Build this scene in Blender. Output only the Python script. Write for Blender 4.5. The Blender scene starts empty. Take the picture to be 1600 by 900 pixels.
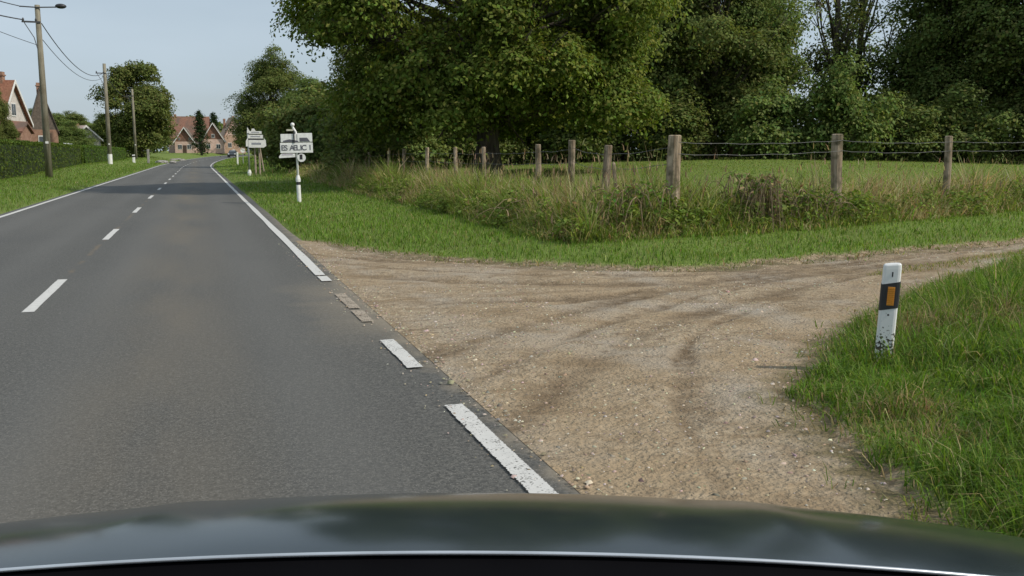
import bpy, math, random
import numpy as np
from mathutils import Vector, Matrix

# ------------------------------------------------------------------ camera, sky, sun, exposure
SC = bpy.context.scene
COL = SC.collection
R = math.radians
YAW = R(18.562)      # the car points this far to the right of the road's direction (+Y)
PITCH = R(8.241)
cam_d = bpy.data.cameras.new('camera')
cam_d.sensor_width = 36.0
cam_d.lens = 36.0 * 1450 / 1600
cam_d.clip_start = 0.05
cam_d.clip_end = 3000
cam = bpy.data.objects.new('camera', cam_d)
COL.objects.link(cam)
cam.location = (0, 0, 1.5)
cam.rotation_euler = (R(90) - PITCH, 0, -YAW)
SC.camera = cam

SUN_EL = R(43)
SUN_DIR = Vector((0.80, -0.60, 0)).normalized()      # horizontal direction towards the sun
SUN_AZ = math.atan2(SUN_DIR.x, SUN_DIR.y)
world = bpy.data.worlds.new('World')
SC.world = world
world.use_nodes = True
wn, wl = world.node_tree.nodes, world.node_tree.links
wn.clear()
w_out = wn.new('ShaderNodeOutputWorld')
w_bg = wn.new('ShaderNodeBackground')
w_bg.inputs['Strength'].default_value = 0.10
w_sky = wn.new('ShaderNodeTexSky')
w_sky.sky_type = 'NISHITA'
w_sky.sun_disc = False
w_sky.sun_elevation = SUN_EL
w_sky.sun_rotation = SUN_AZ
w_sky.air_density = 1.0
w_sky.dust_density = 2.0
w_sky.ozone_density = 1.0
w_tc = wn.new('ShaderNodeTexCoord')
w_map = wn.new('ShaderNodeMapping')
w_map.inputs['Scale'].default_value = (1.2, 1.2, 4.0)
w_noise = wn.new('ShaderNodeTexNoise')
w_noise.inputs['Scale'].default_value = 1.6
w_noise.inputs['Detail'].default_value = 5
w_ramp = wn.new('ShaderNodeMapRange')
w_ramp.inputs['From Min'].default_value = 0.3
w_ramp.inputs['From Max'].default_value = 0.75
w_ramp.inputs['To Min'].default_value = 0.5
w_ramp.inputs['To Max'].default_value = 0.98
w_mix = wn.new('ShaderNodeMixRGB')
w_mix.inputs['Color2'].default_value = (5.6, 6.65, 7.6, 1)      # thin veil of high cloud
wl.new(w_tc.outputs['Generated'], w_map.inputs['Vector'])
wl.new(w_map.outputs['Vector'], w_noise.inputs['Vector'])
wl.new(w_noise.outputs['Fac'], w_ramp.inputs['Value'])
wl.new(w_ramp.outputs['Result'], w_mix.inputs['Fac'])
wl.new(w_sky.outputs['Color'], w_mix.inputs['Color1'])
wl.new(w_mix.outputs['Color'], w_bg.inputs['Color'])
wl.new(w_bg.outputs['Background'], w_out.inputs['Surface'])

sun_d = bpy.data.lights.new('sun', 'SUN')
sun_d.energy = 3.4
sun_d.angle = R(1.5)
sun_d.color = (1.0, 0.93, 0.82)
sun = bpy.data.objects.new('sun', sun_d)
COL.objects.link(sun)
sun.rotation_euler = (Vector((SUN_DIR.x * math.cos(SUN_EL), SUN_DIR.y * math.cos(SUN_EL), math.sin(SUN_EL)))).to_track_quat('Z', 'Y').to_euler()

SC.view_settings.view_transform = 'Standard'
SC.view_settings.look = 'None'
SC.view_settings.exposure = 0.0
SC.view_settings.gamma = 1.0
SC.view_settings.use_curve_mapping = False
SC.render.engine = 'CYCLES'
SC.cycles.max_bounces = 6
SC.cycles.transparent_max_bounces = 6
SC.cycles.use_denoising = True

rng = np.random.default_rng(11)
random.seed(5)

# ------------------------------------------------------------------ helpers
def tag(o, label=None, cat=None, group=None, kind=None):
    if label: o['label'] = label
    if cat: o['category'] = cat
    if group: o['group'] = group
    if kind: o['kind'] = kind
    return o

def link(o, parent=None):
    COL.objects.link(o)
    if parent is not None: o.parent = parent
    return o

def empty(name, loc=(0, 0, 0), rz=0.0):
    o = bpy.data.objects.new(name, None)
    o.empty_display_size = 0.2
    o.location = loc
    o.rotation_euler = (0, 0, rz)
    return link(o)

class MB:
    """collects shapes for one mesh"""
    def __init__(self): self.v, self.f = [], []
    def add(self, vs, fs):
        n = len(self.v)
        self.v += [tuple(p) for p in vs]
        self.f += [tuple(i + n for i in f) for f in fs]
        return self
    def box(self, c, s, rot=None):
        hx, hy, hz = s[0] / 2, s[1] / 2, s[2] / 2
        vs = [Vector((x, y, z)) for x in (-hx, hx) for y in (-hy, hy) for z in (-hz, hz)]
        if rot is not None: vs = [rot @ p for p in vs]
        vs = [p + Vector(c) for p in vs]
        return self.add(vs, [(0, 1, 3, 2), (4, 6, 7, 5), (0, 4, 5, 1), (2, 3, 7, 6), (0, 2, 6, 4), (1, 5, 7, 3)])
    def tube(self, path, rad, n=8, cap=True):
        path = [Vector(p) for p in path]
        if not hasattr(rad, '__len__'): rad = [rad] * len(path)
        vs, fs = [], []
        for i, p in enumerate(path):
            t = (path[min(i + 1, len(path) - 1)] - path[max(i - 1, 0)])
            t = t.normalized() if t.length > 1e-9 else Vector((0, 0, 1))
            a = Vector((1, 0, 0)) if abs(t.x) < 0.8 else Vector((0, 1, 0))
            u = t.cross(a).normalized(); w = t.cross(u)
            for k in range(n):
                an = 2 * math.pi * k / n
                vs.append(p + (u * math.cos(an) + w * math.sin(an)) * rad[i])
        for i in range(len(path) - 1):
            for k in range(n):
                fs.append((i * n + k, i * n + (k + 1) % n, (i + 1) * n + (k + 1) % n, (i + 1) * n + k))
        if cap:
            fs.append(tuple(range(n - 1, -1, -1)))
            fs.append(tuple((len(path) - 1) * n + k for k in range(n)))
        return self.add(vs, fs)
    def prism(self, poly, y0, y1):
        """poly in XZ, extruded along Y"""
        n = len(poly)
        vs = [(x, y0, z) for x, z in poly] + [(x, y1, z) for x, z in poly]
        fs = [tuple(range(n)), tuple(range(2 * n - 1, n - 1, -1))] + [(i, i + n, (i + 1) % n + n, (i + 1) % n) for i in range(n)]
        return self.add(vs, fs)
    def ball(self, c, r, seg=10, rings=6, jit=0.0):
        r = (r, r, r) if not hasattr(r, '__len__') else r
        vs = [(c[0], c[1], c[2] + r[2])]
        for i in range(1, rings):
            th = math.pi * i / rings
            for k in range(seg):
                an = 2 * math.pi * k / seg
                j = 1 + jit * random.uniform(-1, 1)
                vs.append((c[0] + r[0] * j * math.sin(th) * math.cos(an), c[1] + r[1] * j * math.sin(th) * math.sin(an), c[2] + r[2] * j * math.cos(th)))
        vs.append((c[0], c[1], c[2] - r[2]))
        fs = [(0, 1 + k, 1 + (k + 1) % seg) for k in range(seg)]
        for i in range(rings - 2):
            for k in range(seg):
                a = 1 + i * seg
                fs.append((a + k, a + seg + k, a + seg + (k + 1) % seg, a + (k + 1) % seg))
        a = 1 + (rings - 2) * seg
        fs += [(a + k, len(vs) - 1, a + (k + 1) % seg) for k in range(seg)]
        return self.add(vs, fs)
    def mesh(self, name, mat, smooth=False):
        me = bpy.data.meshes.new(name)
        me.from_pydata(self.v, [], self.f)
        me.update()
        if mat: me.materials.append(mat)
        if smooth: me.polygons.foreach_set('use_smooth', [True] * len(me.polygons))
        return me
    def build(self, name, mat, parent=None, smooth=False, bevel=0.0):
        me = self.mesh(name, mat, smooth)
        import bmesh
        bm = bmesh.new(); bm.from_mesh(me)
        bmesh.ops.recalc_face_normals(bm, faces=bm.faces)
        if bevel: bmesh.ops.bevel(bm, geom=bm.edges[:], offset=bevel, segments=2, affect='EDGES', profile=0.6)
        bm.to_mesh(me); bm.free()
        if smooth: me.polygons.foreach_set('use_smooth', [True] * len(me.polygons))
        return link(bpy.data.objects.new(name, me), parent)

def np_mesh(name, verts, faces_sizes, loops, mat, col=None, smooth=False):
    """big mesh from arrays; faces_sizes: loop count of every face; col: one colour per vertex"""
    me = bpy.data.meshes.new(name)
    me.vertices.add(len(verts))
    me.vertices.foreach_set('co', np.ascontiguousarray(verts, dtype=np.float32).ravel())
    me.loops.add(len(loops))
    me.loops.foreach_set('vertex_index', np.ascontiguousarray(loops, dtype=np.int32))
    me.polygons.add(len(faces_sizes))
    st = np.zeros(len(faces_sizes), dtype=np.int32)
    st[1:] = np.cumsum(faces_sizes)[:-1]
    me.polygons.foreach_set('loop_start', st)
    if col is not None:
        a = me.color_attributes.new('col', 'FLOAT_COLOR', 'POINT')
        c4 = np.ones((len(verts), 4), dtype=np.float32); c4[:, :3] = col
        a.data.foreach_set('color', c4.ravel())
    if smooth: me.polygons.foreach_set('use_smooth', np.ones(len(faces_sizes), dtype=bool))
    me.update(calc_edges=True)
    me.validate()
    if mat: me.materials.append(mat)
    return me

def blades(P, L, W, lean, col, rg):
    """grass blades: two base, two middle, one tip vertex each"""
    n = len(P)
    az = rg.uniform(0, 2 * np.pi, n); fa = rg.uniform(0, 2 * np.pi, n)
    d = np.stack([np.cos(az), np.sin(az), np.zeros(n)], 1)
    s = np.stack([np.cos(fa), np.sin(fa), np.zeros(n)], 1)
    V = np.zeros((n, 5, 3))
    mid = P + d * (lean * L * 0.34)[:, None]; mid[:, 2] += L * np.clip(.62 - .10 * lean, .4, .62)
    tip = P + d * (lean * L)[:, None]; tip[:, 2] += L * np.clip(1.0 - 0.42 * lean ** 2, 0.30, 1)
    V[:, 0] = P - s * (W * .5)[:, None]; V[:, 1] = P + s * (W * .5)[:, None]
    V[:, 2] = mid + s * (W * .42)[:, None]; V[:, 3] = mid - s * (W * .42)[:, None]
    V[:, 4] = tip
    b = (np.arange(n) * 5)[:, None]
    loops = (b + np.array([0, 1, 2, 3, 3, 2, 4])).ravel()
    sizes = np.tile([4, 3], n)
    return V.reshape(-1, 3), sizes, loops, np.repeat(col, 5, axis=0)

def leaves(C, N, S, col, rg, asp=0.62):
    """leaf quads, one per centre"""
    n = len(C)
    N = N / np.maximum(np.linalg.norm(N, axis=1), 1e-6)[:, None]
    r = rg.normal(size=(n, 3))
    a = np.cross(N, r); a /= np.maximum(np.linalg.norm(a, axis=1), 1e-6)[:, None]
    b = np.cross(N, a)
    S = S[:, None]
    V = np.zeros((n, 4, 3))
    V[:, 0] = C - a * S * .5
    V[:, 1] = C + b * S * .5 * asp + N * S * .10
    V[:, 2] = C + a * S * .5 - N * S * .06
    V[:, 3] = C - b * S * .5 * asp + N * S * .10
    loops = np.arange(n * 4)
    return V.reshape(-1, 3), np.full(n, 4), loops, np.repeat(col, 4, axis=0)

def pick(cols, probs, n, rg, var=0.22):
    cols = np.array(cols); idx = rg.choice(len(cols), n, p=np.array(probs) / sum(probs))
    c = cols[idx] * (1 + var * rg.normal(size=(n, 1)))
    c *= 1 + 0.08 * rg.normal(size=(n, 3))
    return np.clip(c, 0.004, 0.6)

_h = np.random.default_rng(3).random((256, 256))
def noise2(x, y, s=1.0):
    x = np.asarray(x) * s + 1000.3; y = np.asarray(y) * s + 1000.7
    xi = np.floor(x).astype(int); yi = np.floor(y).astype(int)
    fx = x - xi; fy = y - yi
    fx = fx * fx * (3 - 2 * fx); fy = fy * fy * (3 - 2 * fy)
    h = lambda a, b: _h[a % 256, b % 256]
    return (h(xi, yi) * (1 - fx) + h(xi + 1, yi) * fx) * (1 - fy) + (h(xi, yi + 1) * (1 - fx) + h(xi + 1, yi + 1) * fx) * fy

def fbm(x, y, s=1.0, o=3):
    t = 0; a = 0.5; k = 0
    for i in range(o):
        t = t + a * noise2(x, y, s); k += a; a *= .5; s *= 2.1
    return t / k

def ss(a, b, x):
    t = np.clip((np.asarray(x, dtype=float) - a) / (b - a), 0, 1)
    return t * t * (3 - 2 * t)

# ------------------------------------------------------------------ materials
def nodes(name):
    m = bpy.data.materials.new(name); m.use_nodes = True
    nt = m.node_tree
    return m, nt, nt.nodes, nt.links, nt.nodes['Principled BSDF']

def noise_mat(name, c1, c2, scale=8.0, rough=0.8, detail=5, bump=0.0, bscale=None, lo=0.35, hi=0.65, spec=0.3, stretch=None, c3=None, s3=1.0, obj_rand=0.0, metal=0.0, bdist=0.02):
    m, nt, N, L, b = nodes(name)
    tc = N.new('ShaderNodeTexCoord'); mp = N.new('ShaderNodeMapping')
    L.new(tc.outputs['Object'], mp.inputs['Vector'])
    if stretch: mp.inputs['Scale'].default_value = stretch
    nz = N.new('ShaderNodeTexNoise'); nz.inputs['Scale'].default_value = scale; nz.inputs['Detail'].default_value = detail
    L.new(mp.outputs['Vector'], nz.inputs['Vector'])
    mr = N.new('ShaderNodeMapRange'); mr.inputs['From Min'].default_value = lo; mr.inputs['From Max'].default_value = hi
    L.new(nz.outputs['Fac'], mr.inputs['Value'])
    mx = N.new('ShaderNodeMixRGB'); mx.inputs['Color1'].default_value = (*c1, 1); mx.inputs['Color2'].default_value = (*c2, 1)
    L.new(mr.outputs['Result'], mx.inputs['Fac'])
    out = mx.outputs['Color']
    if c3:
        n3 = N.new('ShaderNodeTexNoise'); n3.inputs['Scale'].default_value = s3; n3.inputs['Detail'].default_value = 4
        L.new(tc.outputs['Object'], n3.inputs['Vector'])
        r3 = N.new('ShaderNodeMapRange'); r3.inputs['From Min'].default_value = .48; r3.inputs['From Max'].default_value = .68
        L.new(n3.outputs['Fac'], r3.inputs['Value'])
        m3 = N.new('ShaderNodeMixRGB'); m3.inputs['Color2'].default_value = (*c3, 1)
        L.new(r3.outputs['Result'], m3.inputs['Fac']); L.new(out, m3.inputs['Color1']); out = m3.outputs['Color']
    if obj_rand:
        oi = N.new('ShaderNodeObjectInfo'); hs = N.new('ShaderNodeHueSaturation')
        r4 = N.new('ShaderNodeMapRange'); r4.inputs['To Min'].default_value = 1 - obj_rand; r4.inputs['To Max'].default_value = 1 + obj_rand
        L.new(oi.outputs['Random'], r4.inputs['Value']); L.new(r4.outputs['Result'], hs.inputs['Value']); L.new(out, hs.inputs['Color']); out = hs.outputs['Color']
    L.new(out, b.inputs['Base Color'])
    b.inputs['Roughness'].default_value = rough
    b.inputs['Specular IOR Level'].default_value = spec
    b.inputs['Metallic'].default_value = metal
    if bump:
        bn = N.new('ShaderNodeTexNoise'); bn.inputs['Scale'].default_value = bscale or scale * 3; bn.inputs['Detail'].default_value = 6
        L.new(mp.outputs['Vector'], bn.inputs['Vector'])
        bp = N.new('ShaderNodeBump'); bp.inputs['Strength'].default_value = bump; bp.inputs['Distance'].default_value = bdist
        L.new(bn.outputs['Fac'], bp.inputs['Height']); L.new(bp.outputs['Normal'], b.inputs['Normal'])
    return m

def leaf_mat(name, trans=0.35, rough=0.55, vary=0.0, spec=0.25):
    m, nt, N, L, b = nodes(name)
    at = N.new('ShaderNodeAttribute'); at.attribute_name = 'col'
    out = at.outputs['Color']
    if vary:
        oi = N.new('ShaderNodeObjectInfo'); hs = N.new('ShaderNodeHueSaturation')
        r4 = N.new('ShaderNodeMapRange'); r4.inputs['To Min'].default_value = 1 - vary; r4.inputs['To Max'].default_value = 1 + vary
        L.new(oi.outputs['Random'], r4.inputs['Value']); L.new(r4.outputs['Result'], hs.inputs['Value']); L.new(out, hs.inputs['Color'])
        r5 = N.new('ShaderNodeMapRange'); r5.inputs['To Min'].default_value = .485; r5.inputs['To Max'].default_value = .51
        L.new(oi.outputs['Random'], r5.inputs['Value']); L.new(r5.outputs['Result'], hs.inputs['Hue'])
        out = hs.outputs['Color']
    L.new(out, b.inputs['Base Color'])
    b.inputs['Roughness'].default_value = rough
    b.inputs['Specular IOR Level'].default_value = spec
    tr = N.new('ShaderNodeBsdfTranslucent')
    hs2 = N.new('ShaderNodeHueSaturation'); hs2.inputs['Saturation'].default_value = 1.1; hs2.inputs['Value'].default_value = 1.25; hs2.inputs['Hue'].default_value = 0.49
    L.new(out, hs2.inputs['Color']); L.new(hs2.outputs['Color'], tr.inputs['Color'])
    mx = N.new('ShaderNodeMixShader'); mx.inputs['Fac'].default_value = trans
    L.new(b.outputs['BSDF'], mx.inputs[1]); L.new(tr.outputs['BSDF'], mx.inputs[2])
    L.new(mx.outputs['Shader'], N['Material Output'].inputs['Surface'])
    return m

def plain(name, c, rough=0.5, metal=0.0, spec=0.5, var=0.12):
    return noise_mat(name, tuple(x * (1 - var) for x in c), tuple(min(1, x * (1 + var)) for x in c), scale=6, rough=rough, metal=metal, spec=spec)

M_LEAF = leaf_mat('leaf', 0.36, rough=.7, vary=0.12, spec=.12)
M_GRASS = leaf_mat('grass_blade', 0.44, rough=0.6, spec=0.2)
M_BARK = noise_mat('bark', (.055, .045, .033), (.13, .11, .085), 9, .9, bump=.7, stretch=(1, 1, .25))
M_TWIG = noise_mat('bramble_stem', (.17, .12, .07), (.32, .24, .15), 12, .8)
M_WOOD = noise_mat('weathered_post_wood', (.17, .125, .08), (.40, .32, .235), 16, .85, bump=.8, bscale=40, stretch=(1, 1, .12), c3=(.10, .085, .05), s3=5, obj_rand=.18)
M_POLE = noise_mat('pole_wood', (.15, .135, .10), (.27, .25, .19), 10, .85, bump=.4, stretch=(1, 1, .08), c3=(.12, .10, .065), s3=.7)
M_WIRE = plain('galvanised_wire', (.13, .13, .125), .6, .3)
M_CABLE = plain('black_cable', (.06, .06, .065), .6)
M_WHITE = noise_mat('white_paint', (.66, .66, .64), (.80, .80, .78), 10, .5)
M_BLACK = plain('black_paint', (.025, .025, .028), .5)
M_GREYTXT = plain('grey_lettering', (.10, .10, .12), .6)
M_STEEL = plain('steel', (.35, .36, .36), .45, .5)
M_GLASS = plain('window_glass', (.05, .06, .07), .08, 0, .8)
M_FRAME = plain('window_frame_white', (.70, .69, .66), .5)
M_STONE = noise_mat('grey_stone', (.20, .19, .175), (.34, .33, .31), 7, .9, bump=.5)

# ------------------------------------------------------------------ the lie of the land
def shift(Y):
    Y = np.asarray(Y, dtype=float)
    d = np.maximum(0, np.minimum(Y, 320) - 105)
    return 0.0006 * d * d + np.maximum(0, Y - 320) * 0.0012 * 215

def z_long(Y): return 1.2 * ss(100, 280, Y)

ROAD_L, ROAD_R = -4.72, 1.66
FX = np.array([-50, 7.4, 11.33, 15.2, 22, 45, 90]); FY = np.array([13.7, 13.84, 14.66, 16.0, 18.8, 28.5, 48])
TRACK = np.array([(1.6, -6), (1.6, 16.4), (1.95, 16.0), (2.64, 14.05), (3.5, 12.7), (4.4, 11.75), (5.76, 10.75), (6.8, 10.75), (8.1, 11.2), (10.6, 11.75), (13.4, 12.35),
                  (18, 14.1), (26, 17.2), (60, 31), (60, 28), (26, 15.0), (18, 12.0), (13.5, 10.75), (11.2, 10.1), (9.6, 9.35), (8.28, 8.65), (6.9, 7.75), (5.9, 7.0), (4.9, 6.2),
                  (3.9, 5.35), (3.42, 4.75), (3.12, 4.1), (2.92, 3.5), (2.74, 2.85), (2.6, 1.5), (2.5, -6)])

def sd_poly(X, Y, poly=TRACK):
    """signed distance to a polygon, negative inside"""
    X = np.asarray(X, dtype=float); Y = np.asarray(Y, dtype=float)
    d2 = np.full(X.shape, 1e9); ins = np.zeros(X.shape, dtype=bool)
    n = len(poly)
    for i in range(n):
        ax, ay = poly[i]; bx, by = poly[(i + 1) % n]
        ex, ey = bx - ax, by - ay
        t = np.clip(((X - ax) * ex + (Y - ay) * ey) / (ex * ex + ey * ey), 0, 1)
        d2 = np.minimum(d2, (X - ax - t * ex) ** 2 + (Y - ay - t * ey) ** 2)
        c = ((ay > Y) != (by > Y)) & (X < ex * (Y - ay) / (ey if ey != 0 else 1e-9) + ax)
        ins ^= c
    return np.where(ins, -1, 1) * np.sqrt(d2)

def edge_noise(X, Y): return .34 * (fbm(X, Y, 1.7, 3) - .5) + .16 * (fbm(X + 31, Y + 7, 9, 2) - .5)

def d_field(X, Y):
    u = X - shift(Y) - 7.3; v = Y - np.interp(X, FX, FY)
    k = 1.2
    return -np.log(np.exp(-k * np.clip(u, -30, 30)) + np.exp(-k * np.clip(v, -30, 30))) / k

WHEEL = [np.array(p) for p in (
    [(1.5, 4.6), (3.0, 6.6), (5.2, 8.3), (8.0, 9.75), (11, 10.9), (15, 12.3), (26, 16.6)], [(1.5, 6.6), (3.2, 8.1), (5.4, 9.6), (8.0, 10.55), (11, 11.6), (15, 13.1), (26, 17.3)],
    [(1.5, 14.3), (3.0, 12.5), (4.6, 11.2), (6.6, 10.5), (9.5, 11.0), (15, 13.0)], [(1.5, 11.9), (3.2, 10.5), (5.2, 9.7), (7.6, 9.9), (11, 11.0)],
    [(1.6, 1.0), (2.3, 3.6), (3.1, 5.6), (4.6, 7.2), (7.4, 9.0), (10.5, 10.6)], [(1.5, 9.3), (3.6, 9.0), (6.0, 9.4), (9, 10.5)],
    [(1.5, 5.6), (3.1, 7.3), (5.3, 8.95), (8.0, 10.15), (11, 11.25), (15, 12.7)], [(1.5, 7.6), (3.3, 8.7), (6, 10.0), (9, 11.1)], [(1.5, 13.2), (3.1, 11.5), (4.9, 10.5), (7.0, 10.2), (11, 11.4)], [(1.7, 2.2), (2.6, 4.7), (3.9, 6.9), (6.4, 8.8), (10, 10.7)], [(1.5, 15.2), (2.6, 13.4), (4.2, 11.9), (6.2, 10.9), (9, 11.2)])]
def wheel_mask(X, Y):
    m = np.zeros(np.shape(X))
    wob = .22 * (fbm(X, Y, .9, 3) - .5)
    for q, P in enumerate(WHEEL):
        # smooth the path, then distance to its segments
        t = np.linspace(0, len(P) - 1, 26); Q = np.stack([np.interp(t, np.arange(len(P)), P[:, 0]), np.interp(t, np.arange(len(P)), P[:, 1])], 1)
        for _ in range(3): Q[1:-1] = (Q[:-2] + 2 * Q[1:-1] + Q[2:]) / 4
        d2 = np.full(np.shape(X), 1e9)
        for (ax, ay), (bx, by) in zip(Q[:-1], Q[1:]):
            ex, ey = bx - ax, by - ay
            u = np.clip(((X - ax) * ex + (Y - ay) * ey) / (ex * ex + ey * ey), 0, 1)
            d2 = np.minimum(d2, (X - ax - u * ex) ** 2 + (Y - ay - u * ey) ** 2)
        d = np.sqrt(d2) + wob
        m = np.maximum(m, (.45 if q == 4 else 1.0) * np.exp(-(d / (.17 if q < 6 else .07)) ** 2) * (.35 + 1.1 * (fbm(X + 7 * q, Y, 1.3, 3) - .2)))
    return np.clip(m, 0, 1)

def track_z(X, Y):
    rut = 0.0 if np.size(X) < 3 else -.028 * wheel_mask(X, Y)
    rut2 = .004 * np.sin(8.0 * (X - .2 * Y) + 4 * fbm(X + 9, Y, .4, 2)) * ss(8, 4, Y)
    z = -.012 + .06 * (fbm(X, Y, .55, 3) - .42) + .035 * (fbm(X * .6, Y * 1.6, 2.6, 4) - .5) + rut + rut2
    z = z * ss(1.55, 2.3, X) - .008
    return z + .02 * ss(10, 25, X) + .5 * ss(14, 50, X)

def T(X, Y):
    X = np.asarray(X, dtype=float); Y = np.asarray(Y, dtype=float)
    u = X - shift(Y)
    z = z_long(Y)
    dl = ROAD_L - u
    z = z + .05 * ss(0, .5, dl) + .08 * ss(.5, 4, dl) + .42 * ss(2, 4.5, dl) * ss(55, 100, Y) + .9 * ss(25, 90, dl)
    dr = u - ROAD_R
    z = z + .05 * ss(0, .4, dr) + .08 * ss(1, 4, dr)
    dF = d_field(X, Y)
    z = z + .10 * ss(-2.2, .2, dF) + .068 * 17 * (1 - np.exp(-np.clip(dF, 0, 400) / 13.5)) * 1.05
    z = z + (.03 * (fbm(X, Y, .8, 2) - .5)) * ss(.2, 1.2, np.maximum(dl, dr))
    # near corner bank
    near = ss(11, 8, Y) * ss(0, 1.4, dr)
    z = z + .07 * near
    # sink below road and track
    inroad = np.maximum(dl, dr)
    z = np.where(inroad < .12, z_long(Y) - .07 + (.10) * ss(-.02, .12, inroad), z)
    sd = sd_poly(X, Y) + edge_noise(X, Y)
    z = np.where(Y < 60, z * (.22 + .78 * ss(0, 2.0, sd)), z)
    k = ss(.16, -.06, sd)
    z = z * (1 - k) + (track_z(X, Y) - .06) * k
    return z

def grid_mesh(name, xs, ys, zf, mat, keep=None, smooth=True, colf=None):
    GX, GY = np.meshgrid(xs, ys)
    V = np.stack([GX, GY, zf(GX, GY)], 2).reshape(-1, 3)
    nx, ny = len(xs), len(ys)
    i = (np.arange(ny - 1)[:, None] * nx + np.arange(nx - 1)[None]).ravel()
    Q = np.stack([i, i + 1, i + nx + 1, i + nx], 1)
    if keep is not None:
        k = keep(V[:, 0], V[:, 1]); m = k[Q].any(1); Q = Q[m]
        used = np.unique(Q); re = np.full(len(V), -1); re[used] = np.arange(len(used)); V = V[used]; Q = re[Q]
    return np_mesh(name, V, np.full(len(Q), 4), Q.ravel(), mat, smooth=smooth, col=None if colf is None else colf(V[:, 0], V[:, 1]))

# ground
def ground_mat():
    m, nt, N, L, b = nodes('meadow_ground')
    tc = N.new('ShaderNodeTexCoord')
    def nz(s, d=5, st=None):
        n = N.new('ShaderNodeTexNoise'); n.inputs['Scale'].default_value = s; n.inputs['Detail'].default_value = d
        if st:
            mp = N.new('ShaderNodeMapping'); mp.inputs['Scale'].default_value = st
            L.new(tc.outputs['Object'], mp.inputs['Vector']); L.new(mp.outputs['Vector'], n.inputs['Vector'])
        else: L.new(tc.outputs['Object'], n.inputs['Vector'])
        return n
    def mix(f, a, c, lo, hi):
        r = N.new('ShaderNodeMapRange'); r.inputs['From Min'].default_value = lo; r.inputs['From Max'].default_value = hi
        L.new(f, r.inputs['Value'])
        x = N.new('ShaderNodeMixRGB'); L.new(r.outputs['Result'], x.inputs['Fac'])
        for s, v in ((x.inputs['Color1'], a), (x.inputs['Color2'], c)):
            if isinstance(v, tuple): s.default_value = (*v, 1)
            else: L.new(v, s)
        return x.outputs['Color']
    fine = mix(nz(22, 8).outputs['Fac'], (.09, .135, .026), (.20, .265, .06), .35, .68)
    mid = mix(nz(.9, 4).outputs['Fac'], fine, (.15, .165, .055), .5, .8)
    soil = mix(nz(5, 6).outputs['Fac'], mid, (.11, .09, .05), .62, .8)
    sa = N.new('ShaderNodeAttribute'); sa.attribute_name = 'col'
    ssep = N.new('ShaderNodeSeparateColor'); L.new(sa.outputs['Color'], ssep.inputs['Color'])
    ad2 = N.new('ShaderNodeMath'); ad2.operation = 'MULTIPLY_ADD'; ad2.inputs[1].default_value = .6; L.new(nz(7, 6).outputs['Fac'], ad2.inputs[0]); L.new(ssep.outputs[0], ad2.inputs[2])
    soil = mix(ad2.outputs[0], soil, mix(nz(14, 6).outputs['Fac'], (.17, .125, .075), (.36, .285, .19), .35, .65), .45, .85)
    L.new(soil, b.inputs['Base Color']); b.inputs['Roughness'].default_value = .9; b.inputs['Specular IOR Level'].default_value = .15
    bp = N.new('ShaderNodeBump'); bp.inputs['Strength'].default_value = .9; bp.inputs['Distance'].default_value = .05
    L.new(nz(30, 6).outputs['Fac'], bp.inputs['Height']); L.new(bp.outputs['Normal'], b.inputs['Normal'])
    return m

def axis(lo, hi, dlo, dhi, fine, n):
    a = np.arange(dlo, dhi + 1e-6, fine)
    def out(d0, d1):
        t = np.linspace(0, 1, n)[1:]
        return d0 + (d1 - d0) * (t ** 2.6)
    return np.concatenate([out(dlo, lo)[::-1], a, out(dhi, hi)])
gx = axis(-700, 700, -12, 24, .22, 40)
gy = axis(-60, 1200, -2, 26, .22, 90)
g = link(bpy.data.objects.new('ground', grid_mesh('ground', gx, gy, T, ground_mat(), colf=lambda X, Y: np.stack([ss(.32, -.05, sd_poly(X, Y) + edge_noise(X, Y)), 0 * X, 0 * X], 1))))
tag(g, 'green meadow and verge ground on both sides of the road', kind='structure')

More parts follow.
